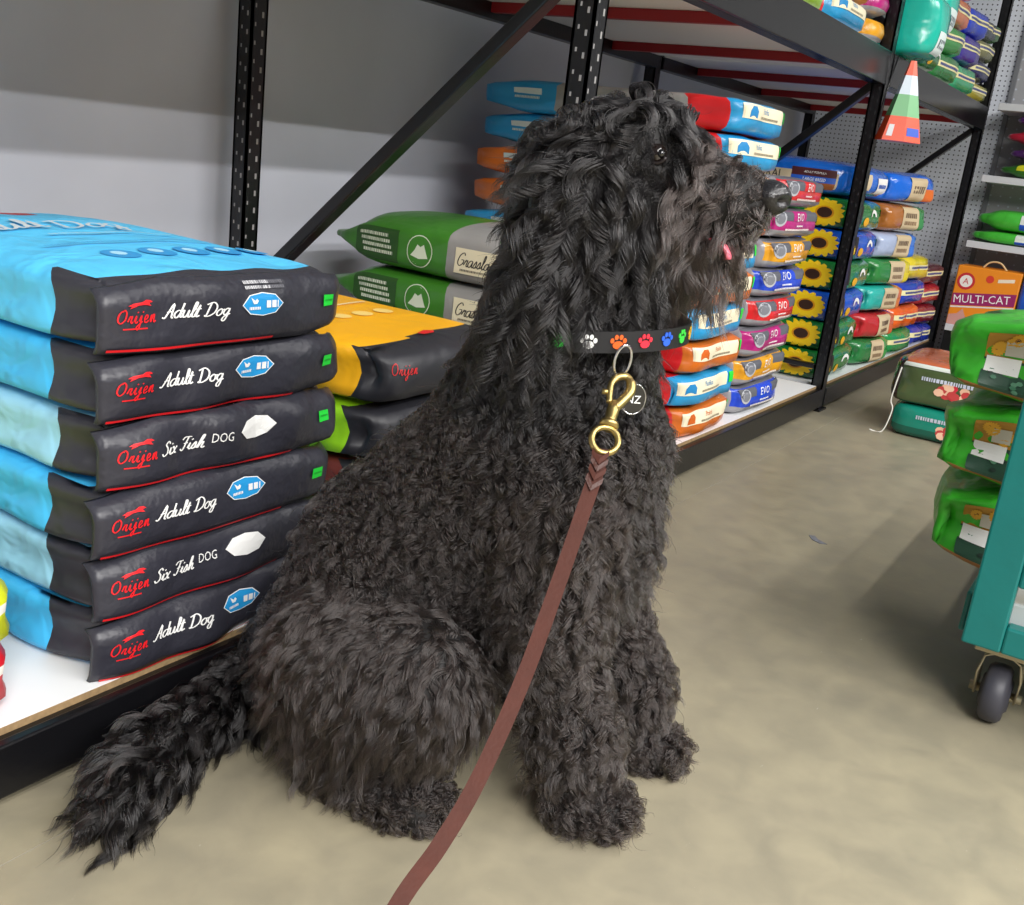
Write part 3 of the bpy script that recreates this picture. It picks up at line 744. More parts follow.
# ---- hanging gable-shaped bag on the middle post
hb = tag(empty('hanging_treat_bag', (4.08, .975, 1.02), -.95), 'small orange, green and white tapered bag hanging from the upper beam', 'bag')
def hang_geo(z0, z1, w0=.072, t0=.034, zt=.275):
    def ring(z):
        k = z/zt; w = w0*(1-k)+.010*k; t = t0*(1-k)+.003*k
        return [(-w, -t, z), (0, -t*1.7, z), (w, -t, z), (w, t, z), (0, t*1.7, z), (-w, t, z)]
    n = 5; vs = []; fs = []
    for i in range(n+1): vs += ring(z0+(z1-z0)*i/n)
    for i in range(n):
        for j in range(6): fs.append((i*6+j, i*6+(j+1) % 6, (i+1)*6+(j+1) % 6, (i+1)*6+j))
    fs.append(tuple(range(5, -1, -1))); fs.append(tuple(n*6+j for j in range(6)))
    return vs, fs
for nm, a, b, c in (('orange_base', 0, .085, (226, 78, 36)), ('green_band', .085, .16, (110, 176, 120)), ('white_band', .16, .225, (206, 220, 232)), ('orange_tip', .225, .275, (222, 84, 44))):
    v, f = hang_geo(a, b); mesh_obj(nm, v, f, mat('hang_'+nm, c, .35), hb)
def hang_panel(u0, u1, v0, v1, c):
    vs = []
    for u, v in ((u0, v0), (u1, v0), (u1, v1), (u0, v1)):
        k = v/.275; w = .072*(1-k)+.010*k; t = .034*(1-k)+.003*k
        a = abs(u); vs.append((math.copysign(a*w, u), -(t*1.7*(1-a)+t*a)-.0012, v))
    mesh_obj('printed_panel', vs, [(0, 1, 2, 3)], ink(c), hb)
hang_panel(.12, .92, .020, .048, (50, 90, 200)); hang_panel(-.88, -.6, .015, .055, (220, 220, 224))
tube('hang_strip', [(-.085, .02, .0), (-.07, .02, .15), (-.05, .02, .285)], .003, BLACK, hb, 6)
tube('hook', [(0, 0, .272), (0.01, .01, .285), (.04, .04, .290)], .002, BLACK, hb, 6)

# ------------------------------------------------------------------ far shelving with pegboard
def pegboard(key, rgb, holes, period=.0254, r=.16):
    m = bpy.data.materials.new(key); m.use_nodes = True; nt = m.node_tree; b = nt.nodes['Principled BSDF']; N = nt.nodes.new; L = nt.links.new
    tc = N('ShaderNodeTexCoord'); s = N('ShaderNodeVectorMath'); s.operation = 'SCALE'; s.inputs['Scale'].default_value = 1/period
    fr = N('ShaderNodeVectorMath'); fr.operation = 'FRACTION'; sb = N('ShaderNodeVectorMath'); sb.operation = 'SUBTRACT'; sb.inputs[1].default_value = (.5, .5, .5)
    ml = N('ShaderNodeVectorMath'); ml.operation = 'MULTIPLY'; ml.inputs[1].default_value = (0, 1, 1); ln = N('ShaderNodeVectorMath'); ln.operation = 'LENGTH'
    L(tc.outputs['Object'], s.inputs[0]); L(s.outputs[0], fr.inputs[0]); L(fr.outputs[0], sb.inputs[0]); L(sb.outputs[0], ml.inputs[0]); L(ml.outputs[0], ln.inputs[0])
    lt = N('ShaderNodeMath'); lt.operation = 'LESS_THAN'; lt.inputs[1].default_value = r; L(ln.outputs['Value'], lt.inputs[0])
    mx = N('ShaderNodeMixRGB'); L(lt.outputs[0], mx.inputs[0]); mx.inputs[1].default_value = lin(rgb); mx.inputs[2].default_value = lin(holes); L(mx.outputs[0], b.inputs['Base Color'])
    b.inputs['Roughness'].default_value = .45
    return m
GX = 6.50
shelv = tag(empty('store_shelving', (GX, .3, 0)), 'pale metal shelving unit with pegboard back closing the far end of the aisle', 'shelving')
def sbox(name, lo, hi, m, bevel=.002):
    o = box(name, lo, hi, m, None, bevel); o.parent = shelv; o.matrix_parent_inverse = Matrix.Translation((-GX, -.3, 0)); return o
sbox('pegboard_panel', (GX, 1.02, .0), (GX+.02, 2.055, 2.6), pegboard('pegboard_white', (228, 233, 242), (70, 74, 84)), 0)
sbox('back_panel', (GX+.001, -1.6, .0), (GX+.02, 1.02, 2.6), pegboard('pegboard_grey', (168, 168, 170), (200, 206, 216), .0508, .1), 0)
SHM = mat('shelf_enamel', (206, 208, 212), .35)
for zs in (.645, .985, 1.345): sbox('shelf', (GX-.36, -1.5, zs-.035), (GX, 1.0, zs), SHM)
sbox('base_deck', (GX-.42, -1.5, .165), (GX, 1.0, .20), SHM); sbox('kick_plate', (GX-.40, -1.5, .0), (GX-.38, 1.0, .165), BLACK)
sbox('upright_strip', (GX-.02, .995, .0), (GX, 1.02, 2.5), mat('strip_grey', (120, 122, 126), .4))
# litter carton
lb = tag(empty('cat_litter_box', (GX-.40, .835, .2005)), 'orange carton of cat litter with purple band and carry handle on the lowest shelf', 'box')
box('carton', (0, -.15, 0), (.20, .17, .315), mat('carton_orange', (236, 140, 24), .45), lb, .006)
def box_art(parent):
    V, F_, Mi, ms = [], [], [], []
    def add(uv, fc, m, off):
        if m not in ms: ms.append(m)
        n0 = len(V)
        for u, v in uv: V.append((-off, -u, v))
        for f in fc: F_.append(tuple(n0+i for i in f)); Mi.append(ms.index(m))
    def poly(p, m, off=.0012): add(p, [tuple(range(len(p)))], m, off)
    def disc(cu, cv, r, m, off): poly([(cu+r*math.cos(2*math.pi*i/18), cv+r*math.sin(2*math.pi*i/18)) for i in range(18)], m, off)
    poly([(-.165, .10), (.145, .14), (.145, .205), (-.165, .165)], ink((150, 28, 96)))
    poly([(-.165, .088), (.145, .128), (.145, .135), (-.165, .096)], ink((230, 226, 220)))
    def txt(s, cu, cv, h, m, off, rot=0.0, sx=1.0):
        uv, f = block_text(s); c, q = math.cos(rot), math.sin(rot)
        add([(cu+(a*sx*h*c-b*h*q), cv+(a*sx*h*q+b*h*c)) for a, b in uv], f, m, off)
    txt('MULTI-CAT', -.018, .153, .042, WHITE, .002, .125, .92)
    disc(-.115, .235, .045, ink((196, 40, 50)), .0012); disc(-.115, .235, .032, ink((240, 236, 230)), .0016); txt('A', -.115, .235, .03, ink((196, 40, 50)), .002)
    disc(.0, .262, .020, ink((214, 60, 40)), .0012)
    poly([(.04, .25), (.12, .262), (.12, .28), (.04, .268)], ink((240, 226, 200)))
    poly([(.0, .03), (.10, .045), (.11, .085), (.01, .07)], ink((190, 30, 40))); txt('EXTRA', .055, .070, .018, WHITE, .002, .12); txt('STRENGTH', .055, .050, .013, WHITE, .002, .12)
    poly([(-.165, .0), (-.05, .0), (-.05, .03), (-.08, .05), (-.10, .09), (-.125, .06), (-.165, .05)], ink((206, 150, 140)))
    mesh_obj('printed_artwork', V, F_, ms, parent, fmat=Mi)
box_art(lb)
tube('carry_handle', catmull([(.08, .06, .312), (.08, .03, .345), (.08, -.02, .348), (.08, -.06, .312)], 6), .005, mat('handle_cream', (216, 190, 140), .6), lb, 8)
def side_art(word, c):
    def f(A):
        A.rect('left', -.02, .22, -.030, .04, ink((224, 232, 226))); A.rect('left', -.02, .22, -.045, -.010, ink((28, 84, 190)))
        if word: A.text('left', word, .10, .018, .024, ink((30, 110, 60)), .12, .8)
        A.bars('left', .10, -.028, .18, .012, 6, WHITE, 3)
    return f
PINE = zone_mat('film_pine', (72, 190, 60), [], .28, .5, 12, .4)
def flat_bag(name, label, loc, dims, film, art=None, group=None, rz=0, **kw):
    w, l, h = dims
    return sack_object(name, label, 'bag', group, loc[0], loc[1], loc[2], Sack(w, l, h, **kw), film, art, rz, .03)
flat_bag('cat_litter_bag', 'bright green litter bag on the shelf above the carton, lower', (GX-.36, .50, .6455), (.32, .50, .065), PINE, side_art('', None), 'green litter bags', p=3.5, seed=301, pinch_back=.2)
flat_bag('cat_litter_bag', 'bright green litter bag lettered Feline PINE, upper', (GX-.36, .50, .712), (.32, .49, .11), PINE, side_art('Feline PINE', None), 'green litter bags', p=3.2, seed=302, pinch_back=.35)
for i, (nm, c) in enumerate((('green', (50, 112, 40)), ('purple', (84, 40, 110)), ('red', (190, 34, 60)), ('violet', (96, 44, 130)))):
    def a(A): A.rect('left', -.16, -.06, .0, .035, ink((216, 214, 40)))
    flat_bag('treat_bag', 'small %s treat bag with yellow corner, %s, far shelf' % (nm, place_word(i, 4)), (GX-.35, .46, .9855+.083*i), (.28, .47-.03*(i%2), .080), zone_mat('film_treat_'+nm, c, [], .28, .5, 12, .4), a, 'small treat bags', p=4, pinch_back=.45, seed=310+i)
flat_bag('cat_litter_bag', 'tall blue bag standing right of the orange carton', (GX-.44, .28, .2005), (.24, .40, .40), zone_mat('film_tall_blue', (28, 96, 210), [], .25, .5, 8, .5), None, p=3.5, seed=330)

# ------------------------------------------------------------------ two bags on the floor
def art_floor(c):
    def f(A):
        if c: A.rect('left', -.225, .225, .058, .074, ink((206, 214, 206)))
        rr = random.Random(3+c); cv = -.010 if c else -.012
        A.group('food_picture')
        for k in range(14): A.ellipse('left', -.02+rr.uniform(-.055, .055), cv+rr.uniform(-.018, .018), .018, .014, ink(rr.choice([(206, 40, 60), (214, 120, 70), (236, 190, 160), (190, 60, 60)])), 8)
        A.end()
        A.bars('left', -.04, cv+.032, .20, .014, 6, ink((206, 214, 232)), 4); A.bars('left', .08, cv-.035, .12, .006, 6, ink((120, 150, 120)), 4)
    return f
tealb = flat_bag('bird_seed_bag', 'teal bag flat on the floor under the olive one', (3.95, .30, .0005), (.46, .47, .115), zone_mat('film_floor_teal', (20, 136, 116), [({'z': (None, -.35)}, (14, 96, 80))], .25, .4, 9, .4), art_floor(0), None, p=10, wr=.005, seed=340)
olive = flat_bag('bird_seed_bag', 'olive green bag with orange top lying on the teal floor bag', (3.95, .30, .1165), (.46, .49, .165), zone_mat('film_floor_olive', (74, 92, 56), [({'z': (.9, None)}, (186, 96, 58)), ({'y': (.93, None)}, (56, 40, 30))], .2, .5, 9, .5), art_floor(1), None, p=8, wr=.006, seed=341, crown=.05)
tube('string', catmull([(-.232, .215, .13), (-.240, .222, .06), (-.238, .226, .005), (-.236, .215, -.03), (-.245, .232, -.112), (-.26, .275, -.113)], 6), .0025, mat('string_white', (226, 224, 216), .8), olive, 6)

# ------------------------------------------------------------------ platform cart with seed sacks
TEALM = mat('cart_teal_paint', (14, 116, 112), .38, bump=.06, bscale=70, var=.12, vscale=12)
cart = tag(empty('platform_cart', (1.8, -.25, 0)), 'teal steel platform cart with caster wheels at the right picture edge', 'cart')
def cbox(name, lo, hi, m, parent=None, bevel=.004):
    o = box(name, lo, hi, m, None, bevel); o.parent = parent or cart; o.matrix_parent_inverse = Matrix.Translation((-1.8, .25, 0)); return o
YC = .158
for y0, y1 in ((YC-.062, YC), (-.66, -.60)): cbox('end_post', (1.80, y0, .145), (1.835, y1, 1.0), TEALM)
cbox('end_rail', (1.801, -.60, .145), (1.834, YC-.062, .192), TEALM); cbox('end_rail', (1.801, -.60, .262), (1.834, YC-.062, .312), TEALM); cbox('end_rail', (1.801, -.60, .95), (1.834, YC-.062, 1.0), TEALM)
cbox('deck', (1.836, -.66, .185), (3.0, YC, .225), mat('cart_deck_grey', (186, 190, 190), .5)); cbox('deck_frame', (1.836, -.66, .147), (3.0, YC, .184), TEALM)
cbox('side_rail', (1.836, YC+.001, .15), (3.0, YC+.012, .222), TEALM)
STEEL = mat('zinc_steel', (168, 158, 132), .35, .9); RUB = mat('wheel_grey', (58, 58, 66), .5); HUB = mat('wheel_hub', (120, 122, 126), .35, .8)
def caster(x, y):
    c = empty('caster', (0, 0, 0)); c.parent = cart; c.location = (x-1.8, y+.25, 0)
    def part(o): o.parent = c; return o
    part(box('mount_plate', (-.05, -.045, .136), (.05, .045, .1455), STEEL, None, .002))
    vs, fs = [], []
    # bent fork, an arch across the wheel
    arc = [(-.034, .05), (-.036, .09), (-.030, .122), (-.012, .132), (.012, .132), (.030, .122), (.036, .09), (.034, .05)]
    for (yy, zz) in arc:
        for xx in (-.024, .030): vs.append((xx, yy, zz))
    fs = [(2*i, 2*i+1, 2*i+3, 2*i+2) for i in range(len(arc)-1)]
    fo = part(mesh_obj('fork', vs, fs, STEEL, None, smooth=True)); sm = fo.modifiers.new('thick', 'SOLIDIFY'); sm.thickness = .004
    prof = [(.0, .024), (.026, .024), (.030, .020), (.044, .019), (.0505, .013), (.052, .0), (.0505, -.013), (.044, -.019), (.030, -.020), (.026, -.024), (.0, -.024)]
    n = 28; V, F_ = [], []
    for (r, yy) in prof:
        for k in range(n):
            a = 2*math.pi*k/n; V.append((r*math.cos(a), yy, .0525+r*math.sin(a)))
    for i in range(len(prof)-1):
        for k in range(n): F_.append((i*n+k, i*n+(k+1) % n, (i+1)*n+(k+1) % n, (i+1)*n+k))
    part(mesh_obj('wheel', V, F_, RUB, None, smooth=True))
    v, f = tube_geo([(0, -.042, .0525), (0, .042, .0525)], .008, 12); part(mesh_obj('axle_bolt', v, f, STEEL, None, smooth=True))
for x, y in ((1.86, .09), (1.86, -.56), (2.92, .09), (2.92, -.56)): caster(x, y)
def art_seed(sd):
    def f(A):
        rr = random.Random(sd)
        A.rect('left', -.292, .30, -.058, .052, ink((36, 72, 54)))
        A.rect('left', -.292, .30, .000, .052, ink((178, 128, 40)))
        A.group('sunflower_pattern')
        for k in range(44): A.sunflower('left', rr.uniform(-.28, .285), rr.uniform(.010, .044), rr.uniform(.009, .015), ink((222, 164, 40)), ink((50, 30, 16)), k)
        for k in range(5): A.sunflower('left', -.15+.10*k+rr.uniform(-.02, .02), -.026+rr.uniform(-.008, .008), .026, ink((226, 160, 36)), ink((36, 24, 18)), k+40)
        for k in range(40): A.ellipse('left', rr.uniform(-.285, .28), rr.uniform(-.053, -.006), .006, .004, ink(rr.choice([(64, 120, 90), (30, 50, 40), (90, 140, 110)])), 6)
        A.end(); A.rect('left', -.287, -.225, -.026, .004, WHITE); A.rect('left', -.255, -.222, .008, .036, ink((196, 190, 176)))
    return f
SEED = zone_mat('film_seed', (60, 176, 44), [({'x': (None, -.97), 'z': (None, -.8)}, (176, 118, 70))], .33, .7, 13, .08)
zc = .2255
for i in range(3):
    flat_bag('bird_seed_bag', 'shiny green sunflower seed sack on the cart, %s' % ('lowest of the three', 'middle of the three', 'topmost of the three')[i], (1.93-.004*i, [-.395, -.385, -.372][i], zc), (.42, .68, .148), SEED, art_seed(i), 'sunflower seed sacks on the cart', rz=[.05, .02, .03][i], p=8.0, gusset=.045, pinch_back=.20, wr=.012, wl=.10, seed=350+i, bulge=.0)
    zc += .150

# ------------------------------------------------------------------ the dog
O2 = np.array([1.22, .47, 0.0]); FW = np.array([.272, -.962, 0.0]); FW /= np.linalg.norm(FW); RT = np.array([FW[1], -FW[0], 0.0])
def to_world(q): q = np.atleast_2d(q); return O2+q[:, :1]*FW+q[:, 1:2]*RT+q[:, 2:3]*np.array([0, 0, 1.0])
def to_local(P): P = np.atleast_2d(P)-O2; return np.stack([P@FW, P@RT, P[:, 2]], 1)
def dir_world(q): return q[:, :1]*FW+q[:, 1:2]*RT+q[:, 2:3]*np.array([0, 0, 1.0])
PR = []   # region, a, b, ra, rb, side-squash
def cap(reg, a, b, ra, rb, sq=1.0): PR.append((reg, np.array(a, float), np.array(b, float), ra, rb, sq))
cap('body', (-.430, 0, .135), (-.365, 0, .27), .122, .124); cap('body', (-.375, 0, .27), (-.21, 0, .45), .124, .128)
cap('chest', (-.165, 0, .46), (-.135, 0, .37), .138, .108); cap('body', (-.27, 0, .22), (-.20, 0, .32), .085, .10)
cap('neck', (-.180, 0, .55), (-.155, 0, .73), .118, .092)
cap('skull', (-.168, 0, .812), (-.115, 0, .836), .074, .072); cap('skull', (-.115, .028, .868), (-.115, -.028, .868), .036, .036)
cap('muzzle', (-.105, 0, .818), (.005, 0, .812), .062, .045); cap('jaw', (-.105, 0, .770), (-.005, 0, .752), .042, .022)
for s in (1, -1):
    cap('cheek', (-.125, s*.040, .800), (-.105, s*.035, .790), .045, .040)
    cap('ear', (-.160, s*.080, .845), (-.190, s*.106, .705), .026, .034)
    da = 0.0 if s > 0 else .040; ls = s*(.084 if s > 0 else .100); rs = s*(.170 if s > 0 else .188)
    cap('leg', (-.135, s*.080, .43), (-.125+da*.3, ls, .28), .078, .060); cap('leg', (-.125+da*.3, ls, .28), (-.070+da, ls, .12), .056, .044)
    cap('leg', (-.070+da, ls, .12), (-.058+da, ls, .055), .042, .040)
    for t, fa in ((-.024, .0), (-.008, .010), (.008, .010), (.024, .0)): cap('paw', (-.06+da, ls+t*.8, .034), (-.012+da+fa, ls+t, .026), .026, .021)
    cap('thigh', (-.372, rs-s*.055, .165), (-.270, rs-s*.022, .185), .112, .080); cap('thigh', (-.27, rs-s*.018, .17), (-.35, rs-s*.018, .07), .072, .052)
    cap('rpaw', (-.385, rs-s*.01, .035), (-.30, rs, .032), .034, .032)
    for t, fa in ((-.024, .0), (-.008, .010), (.008, .010), (.024, .0)): cap('rpaw', (-.31, rs+s*.002+t*.8, .032), (-.238+fa, rs+s*.006+t, .024), .026, .020)
tail_w = [(1.075, .985, .085), (1.00, .985, .060), (.91, .975, .048), (.82, .960, .046), (.755, .930, .042), (.720, .900, .034)]
tail_l = [to_local(p)[0] for p in tail_w]; tr = [.042, .032, .028, .030, .028, .016]
for i in range(5): cap('tail', tail_l[i], tail_l[i+1], tr[i], tr[i+1])
def prim_d(P, pr):
    _, a, b, ra, rb, sq = pr; ab = b-a
    t = np.clip(((P-a)@ab)/(ab@ab), 0, 1)
    return np.linalg.norm(P-a-t[:, None]*ab, axis=1)-(ra+(rb-ra)*t)
def sdf(P, region=False):
    d = None; best = None; bi = None
    for i, pr in enumerate(PR):
        e = prim_d(P, pr)
        k = .012 if pr[0] in ('paw', 'rpaw') else .035
        if d is None: d = e.copy()
        else:
            h = np.clip(.5+.5*(d-e)/k, 0, 1); d = d*(1-h)+e*h-k*h*(1-h)
        if region:
            if best is None: best = e.copy(); bi = np.zeros(len(P), int)
            else: m = e < best; best[m] = e[m]; bi[m] = i
    return (d, bi) if region else d
def grad(P, e=.004):
    g = np.zeros_like(P)
    for k in range(3):
        q = np.zeros(3); q[k] = e; g[:, k] = sdf(P+q)-sdf(P-q)
    return g/np.maximum(np.linalg.norm(g, axis=1), 1e-9)[:, None]
def surface_nets(lo, hi, h):
    ax = [np.arange(lo[k], hi[k]+h, h) for k in range(3)]; sh = tuple(len(a) for a in ax)
    G = np.stack(np.meshgrid(*ax, indexing='ij'), -1).reshape(-1, 3)
    D = np.concatenate([sdf(c) for c in np.array_split(G, 16)]).reshape(sh)
    S = D < 0
    c8 = [(i, j, k) for i in (0, 1) for j in (0, 1) for k in (0, 1)]
    n = tuple(s-1 for s in sh)
    cnt = sum(S[i:i+n[0], j:j+n[1], k:k+n[2]].astype(int) for i, j, k in c8)
    act = (cnt > 0) & (cnt < 8)
    idx = -np.ones(n, int); cells = np.argwhere(act); idx[act] = np.arange(len(cells))
    acc = np.zeros((len(cells), 3)); num = np.zeros(len(cells))
    for a in c8:
        for k in range(3):
            if a[k]: continue
            b = list(a); b[k] = 1
            da = D[cells[:, 0]+a[0], cells[:, 1]+a[1], cells[:, 2]+a[2]]; db = D[cells[:, 0]+b[0], cells[:, 1]+b[1], cells[:, 2]+b[2]]
            m = (da < 0) != (db < 0); t = np.where(m, da/np.where(m, da-db, 1), 0)
            p = np.tile(np.array(a, float), (len(cells), 1)); p[:, k] = t
            acc[m] += p[m]; num[m] += 1
    V = np.array(lo)+(cells+acc/num[:, None])*h
    F_ = []
    for k in range(3):
        o = [1, 1, 1]; o[k] = 0
        sl1 = [slice(1, None)]*3
        A_ = S[:-1, 1:-1, 1:-1] if k == 0 else (S[1:-1, :-1, 1:-1] if k == 1 else S[1:-1, 1:-1, :-1])
        B_ = S[1:, 1:-1, 1:-1] if k == 0 else (S[1:-1, 1:, 1:-1] if k == 1 else S[1:-1, 1:-1, 1:])
        ch = np.argwhere(A_ != B_); sg = A_[A_ != B_]
        off = np.array([1, 1, 1]); off[k] = 0
        c = ch+off
        u, v = [(1, 2), (2, 0), (0, 1)][k]
        def cell(du, dv):
            q = c.copy(); q[:, u] += du; q[:, v] += dv; return idx[q[:, 0], q[:, 1], q[:, 2]]
        q = np.stack([cell(-1, -1), cell(0, -1), cell(0, 0), cell(-1, 0)], 1)
        q[~sg] = q[~sg][:, ::-1]
        F_.append(q)
    return V, np.concatenate(F_)
dog = tag(empty('dog', (1.15, .72, 0)), 'large shaggy black dog sitting on the concrete floor, looking to the right', 'dog')
DINV = Matrix.Translation((-1.15, -.72, 0))
def dpart(o): o.parent = dog; o.matrix_parent_inverse = DINV; return o
SKIN = mat('dog_skin_black', (16, 14, 14), .7)
DV, DF = surface_nets((-.72, -.30, -.02), (.10, .46, .97), .0095)
DV[:, 2] = np.maximum(DV[:, 2], .002)
dpart(mesh_obj('body', to_world(DV), DF, SKIN, None, smooth=True))

def build_fur():
    W = DV; quads = DF
    tris = np.concatenate([quads[:, [0, 1, 2]], quads[:, [0, 2, 3]]])
    A_, B_, C_ = W[tris[:, 0]], W[tris[:, 1]], W[tris[:, 2]]
    area = np.linalg.norm(np.cross(B_-A_, C_-A_), axis=1)/2
    def sample(n):
        t = RNG.choice(len(tris), n, p=area/area.sum()); r1 = np.sqrt(RNG.random(n)); r2 = RNG.random(n)
        return (1-r1)[:, None]*A_[t]+(r1*(1-r2))[:, None]*B_[t]+(r1*r2)[:, None]*C_[t]
    NP = 13
    tt = np.linspace(0, 1, NP)
    def region_of(P):
        _, bi = sdf(P, True); return np.array([PR[i][0] for i in bi])
    # ---- guides
    NG = 11000
    G = sample(NG); G = G[G[:, 2] > .006]; reg = region_of(G)
    keepp = np.select([np.isin(reg, ['ear', 'skull']), np.isin(reg, ['muzzle', 'cheek', 'jaw', 'tail']), np.isin(reg, ['thigh', 'leg'])], [.30, .45, .55], .75)
    kp = RNG.random(len(G)) < keepp; G = G[kp]; reg = reg[kp]; NG = len(G)
    N_ = grad(G)
    Ln = np.full(NG, .036); amp = np.full(NG, .0040); wav = np.full(NG, .021); lift = np.full(NG, .75)
    flow = np.tile(np.array([-.25, 0, -1.0]), (NG, 1))
    def setp(m, L=None, a=None, w=None, l=None, f=None):
        if L is not None: Ln[m] = L
        if a is not None: amp[m] = a
        if w is not None: wav[m] = w
        if l is not None: lift[m] = l
        if f is not None: flow[m] = f
    setp(reg == 'chest', .042, .0045, .026, .7, (.05, 0, -1)); setp(reg == 'neck', .040, .004, .030, .55, (-.15, 0, -1))
    sk = reg == 'skull'; setp(sk, .058, .0085, .044, .58, (-.2, 0, -1))
    flow[sk, 1] = np.sign(G[sk, 1])*.5; flow[sk, 0] = np.clip((G[sk, 0]+.13)*3-.15, -.5, .35)
    mz = reg == 'muzzle'; setp(mz, .060, .0040, .045, .45, (-.25, 0, -1)); flow[mz, 1] = np.sign(G[mz, 1])*.35
    up = mz & (G[:, 2] > .84); lift[up] = .75; Ln[up] = .052
    ck = reg == 'cheek'; setp(ck, .085, .005, .050, .40, (-.12, 0, -1))
    jw = reg == 'jaw'; setp(jw, .075, .004, .055, .30, (.05, 0, -1))
    er = reg == 'ear'; setp(er, .125, .0100, .058, .16, (-.10, 0, -1)); low = er & (G[:, 2] < .74); Ln[low] = .140
    lg = reg == 'leg'; setp(lg, .040, .0045, .028, .62, (-.10, 0, -1))
    th = reg == 'thigh'; setp(th, .058, .0030, .040, .38, (-.30, .05, -1))
    pw = (reg == 'paw') | (reg == 'rpaw'); setp(pw, .026, .0048, .014, .8, (.2, 0, -1))
    tl = reg == 'tail'; setp(tl, .066, .0060, .050, .45)
    tdir = tail_l[5]-tail_l[0]; tdir = tdir/np.linalg.norm(tdir); flow[tl] = tdir+np.array([0, 0, -.25])
    rt = tl & (np.linalg.norm(G-tail_l[0], axis=1) < .10); Ln[rt] = .045
    # shorter coat on the back and where the collar sits, clear eyes and nose
    bk = (reg == 'body') & (G[:, 2] > .2); Ln[bk] = .029
    col = np.abs(G[:, 2]-(.640+.10*(G[:, 0]+.15))) < .016
    Ln[col & ((reg == 'neck') | (reg == 'chest'))] = .010
    upn = (G[:, 2] > .65) & (reg == 'neck') & (G[:, 0] > -.17) & (G[:, 1] > 0.0); Ln[upn] = np.clip((G[upn, 2]-.650)*1.6, .010, .06)*RNG.uniform(.5, 1.3, upn.sum())
    for e in EYES:
        d = np.linalg.norm(G-e, axis=1); Ln *= np.clip((d-.009)/.026, .15, 1)
        below = (d < .05); lift[below] = np.minimum(lift[below], .35)
    d = np.linalg.norm(G-NOSE, axis=1); Ln *= np.clip((d-.036)/.06, .10, 1)
    Ln *= RNG.uniform(.78, 1.22, NG)
    def guide_curves(G, N_, Ln, amp, wav, lift, flow):
        n = len(G)
        fl = flow/np.linalg.norm(flow, axis=1)[:, None]
        fl = fl+RNG.normal(size=(n, 3))*.22
        ft = fl-N_*np.clip((fl*N_).sum(1), -1, .0)[:, None]*.9
        ft /= np.linalg.norm(ft, axis=1)[:, None]
        pts = np.zeros((n, NP, 3)); pts[:, 0] = G
        p = G.copy(); step = Ln/(NP-1)
        for k in range(1, NP):
            w = lift*(1-tt[k])**1.3
            dv = N_*w[:, None]+ft*(1-w)[:, None]+np.array([0, 0, -.25])*tt[k]
            dv /= np.linalg.norm(dv, axis=1)[:, None]
            p = p+dv*step[:, None]
            s, q = sdf(p), None
            m = s < .003
            if m.any(): p[m] += grad(p[m])*(.004-s[m])[:, None]
            pts[:, k] = p
        # curl
        u = np.cross(ft, N_); u /= np.maximum(np.linalg.norm(u, axis=1), 1e-6)[:, None]
        v = N_
        ph = RNG.uniform(0, 6.28, n); hand = RNG.choice([-1, 1], n)
        s_ = tt[None, :]*Ln[:, None]
        an = ph[:, None]+hand[:, None]*2*np.pi*s_/(wav*RNG.uniform(.8, 1.25, n))[:, None]
        env = np.clip(tt*3.0, 0, 1)[None, :]*amp[:, None]
        pts += (env*(np.cos(an)-np.cos(ph)[:, None]))[:, :, None]*u[:, None, :]+(env*.8*(np.sin(an)-np.sin(ph)[:, None]))[:, :, None]*v[:, None, :]
        return pts
    GP = guide_curves(G, N_, Ln, amp, wav, lift, flow)
    # ---- children gathered into locks around the guides
    NC = 190000
    R_ = sample(NC); R_ = R_[R_[:, 2] > .004]
    kd = KDTree(NG)
    for i, p in enumerate(G): kd.insert(p, i)
    kd.balance()
    own = np.array([kd.find(p)[1] for p in R_])
    nc = len(R_)
    cf = np.where(np.isin(reg[own], ['ear', 'skull', 'tail', 'cheek', 'muzzle', 'jaw']), RNG.uniform(.55, .95, nc), RNG.uniform(.40, .85, nc))
    off = R_-G[own]
    pts = GP[own]+off[:, None, :]*(1-cf[:, None]*tt[None, :]**.8)[:, :, None]
    # uneven length
    sc = RNG.uniform(.72, 1.10, nc); pts = pts[:, :1]+(pts-pts[:, :1])*sc[:, None, None]
    pts += (RNG.normal(size=(nc, 1, 3))*.0016)*tt[None, :, None]
    # strays
    st = RNG.random(nc) < .05
    pts[st] += (RNG.normal(size=(st.sum(), 1, 3))*.010)*(tt[None, :, None]**1.5)
    pts[:, :, 2] = np.maximum(pts[:, :, 2], .003+RNG.random((nc, 1))*.004)
    Lc = Ln[own]
    rad0 = np.where(Lc > .06, .00040, .00036)*RNG.uniform(.8, 1.2, nc)
    rad = rad0[:, None]*np.interp(tt, [0, .15, .7, 1], [1, 1, .8, .15])[None, :]
    tint = np.zeros(nc)
    rg = reg[own]
    tint[(rg == 'muzzle') | (rg == 'jaw')] = 1.0
    tint[(rg == 'muzzle') & (R_[:, 0] < -.07)] = .5
    tint[(rg == 'paw') | (rg == 'rpaw')] = .55
    tint[(rg == 'leg')] = .60; tint[(rg == 'thigh')] = .60; tint[(rg == 'body')] = .48; tint[rg == 'chest'] = .30
    tint = np.clip(tint*RNG.uniform(.3, 1.2, nc)+RNG.uniform(0, .18, nc)+(RNG.random(nc) < .04)*.5, 0, 1)
    Wp = to_world(pts.reshape(-1, 3))-np.array([1.15, .72, 0])
    cu = bpy.data.hair_curves.new('fur_coat'); cu.add_curves([NP]*nc)
    cu.position_data.foreach_set('vector', Wp.astype(np.float32).ravel())
    a = cu.attributes.get('radius') or cu.attributes.new('radius', 'FLOAT', 'POINT'); a.data.foreach_set('value', rad.astype(np.float32).ravel())
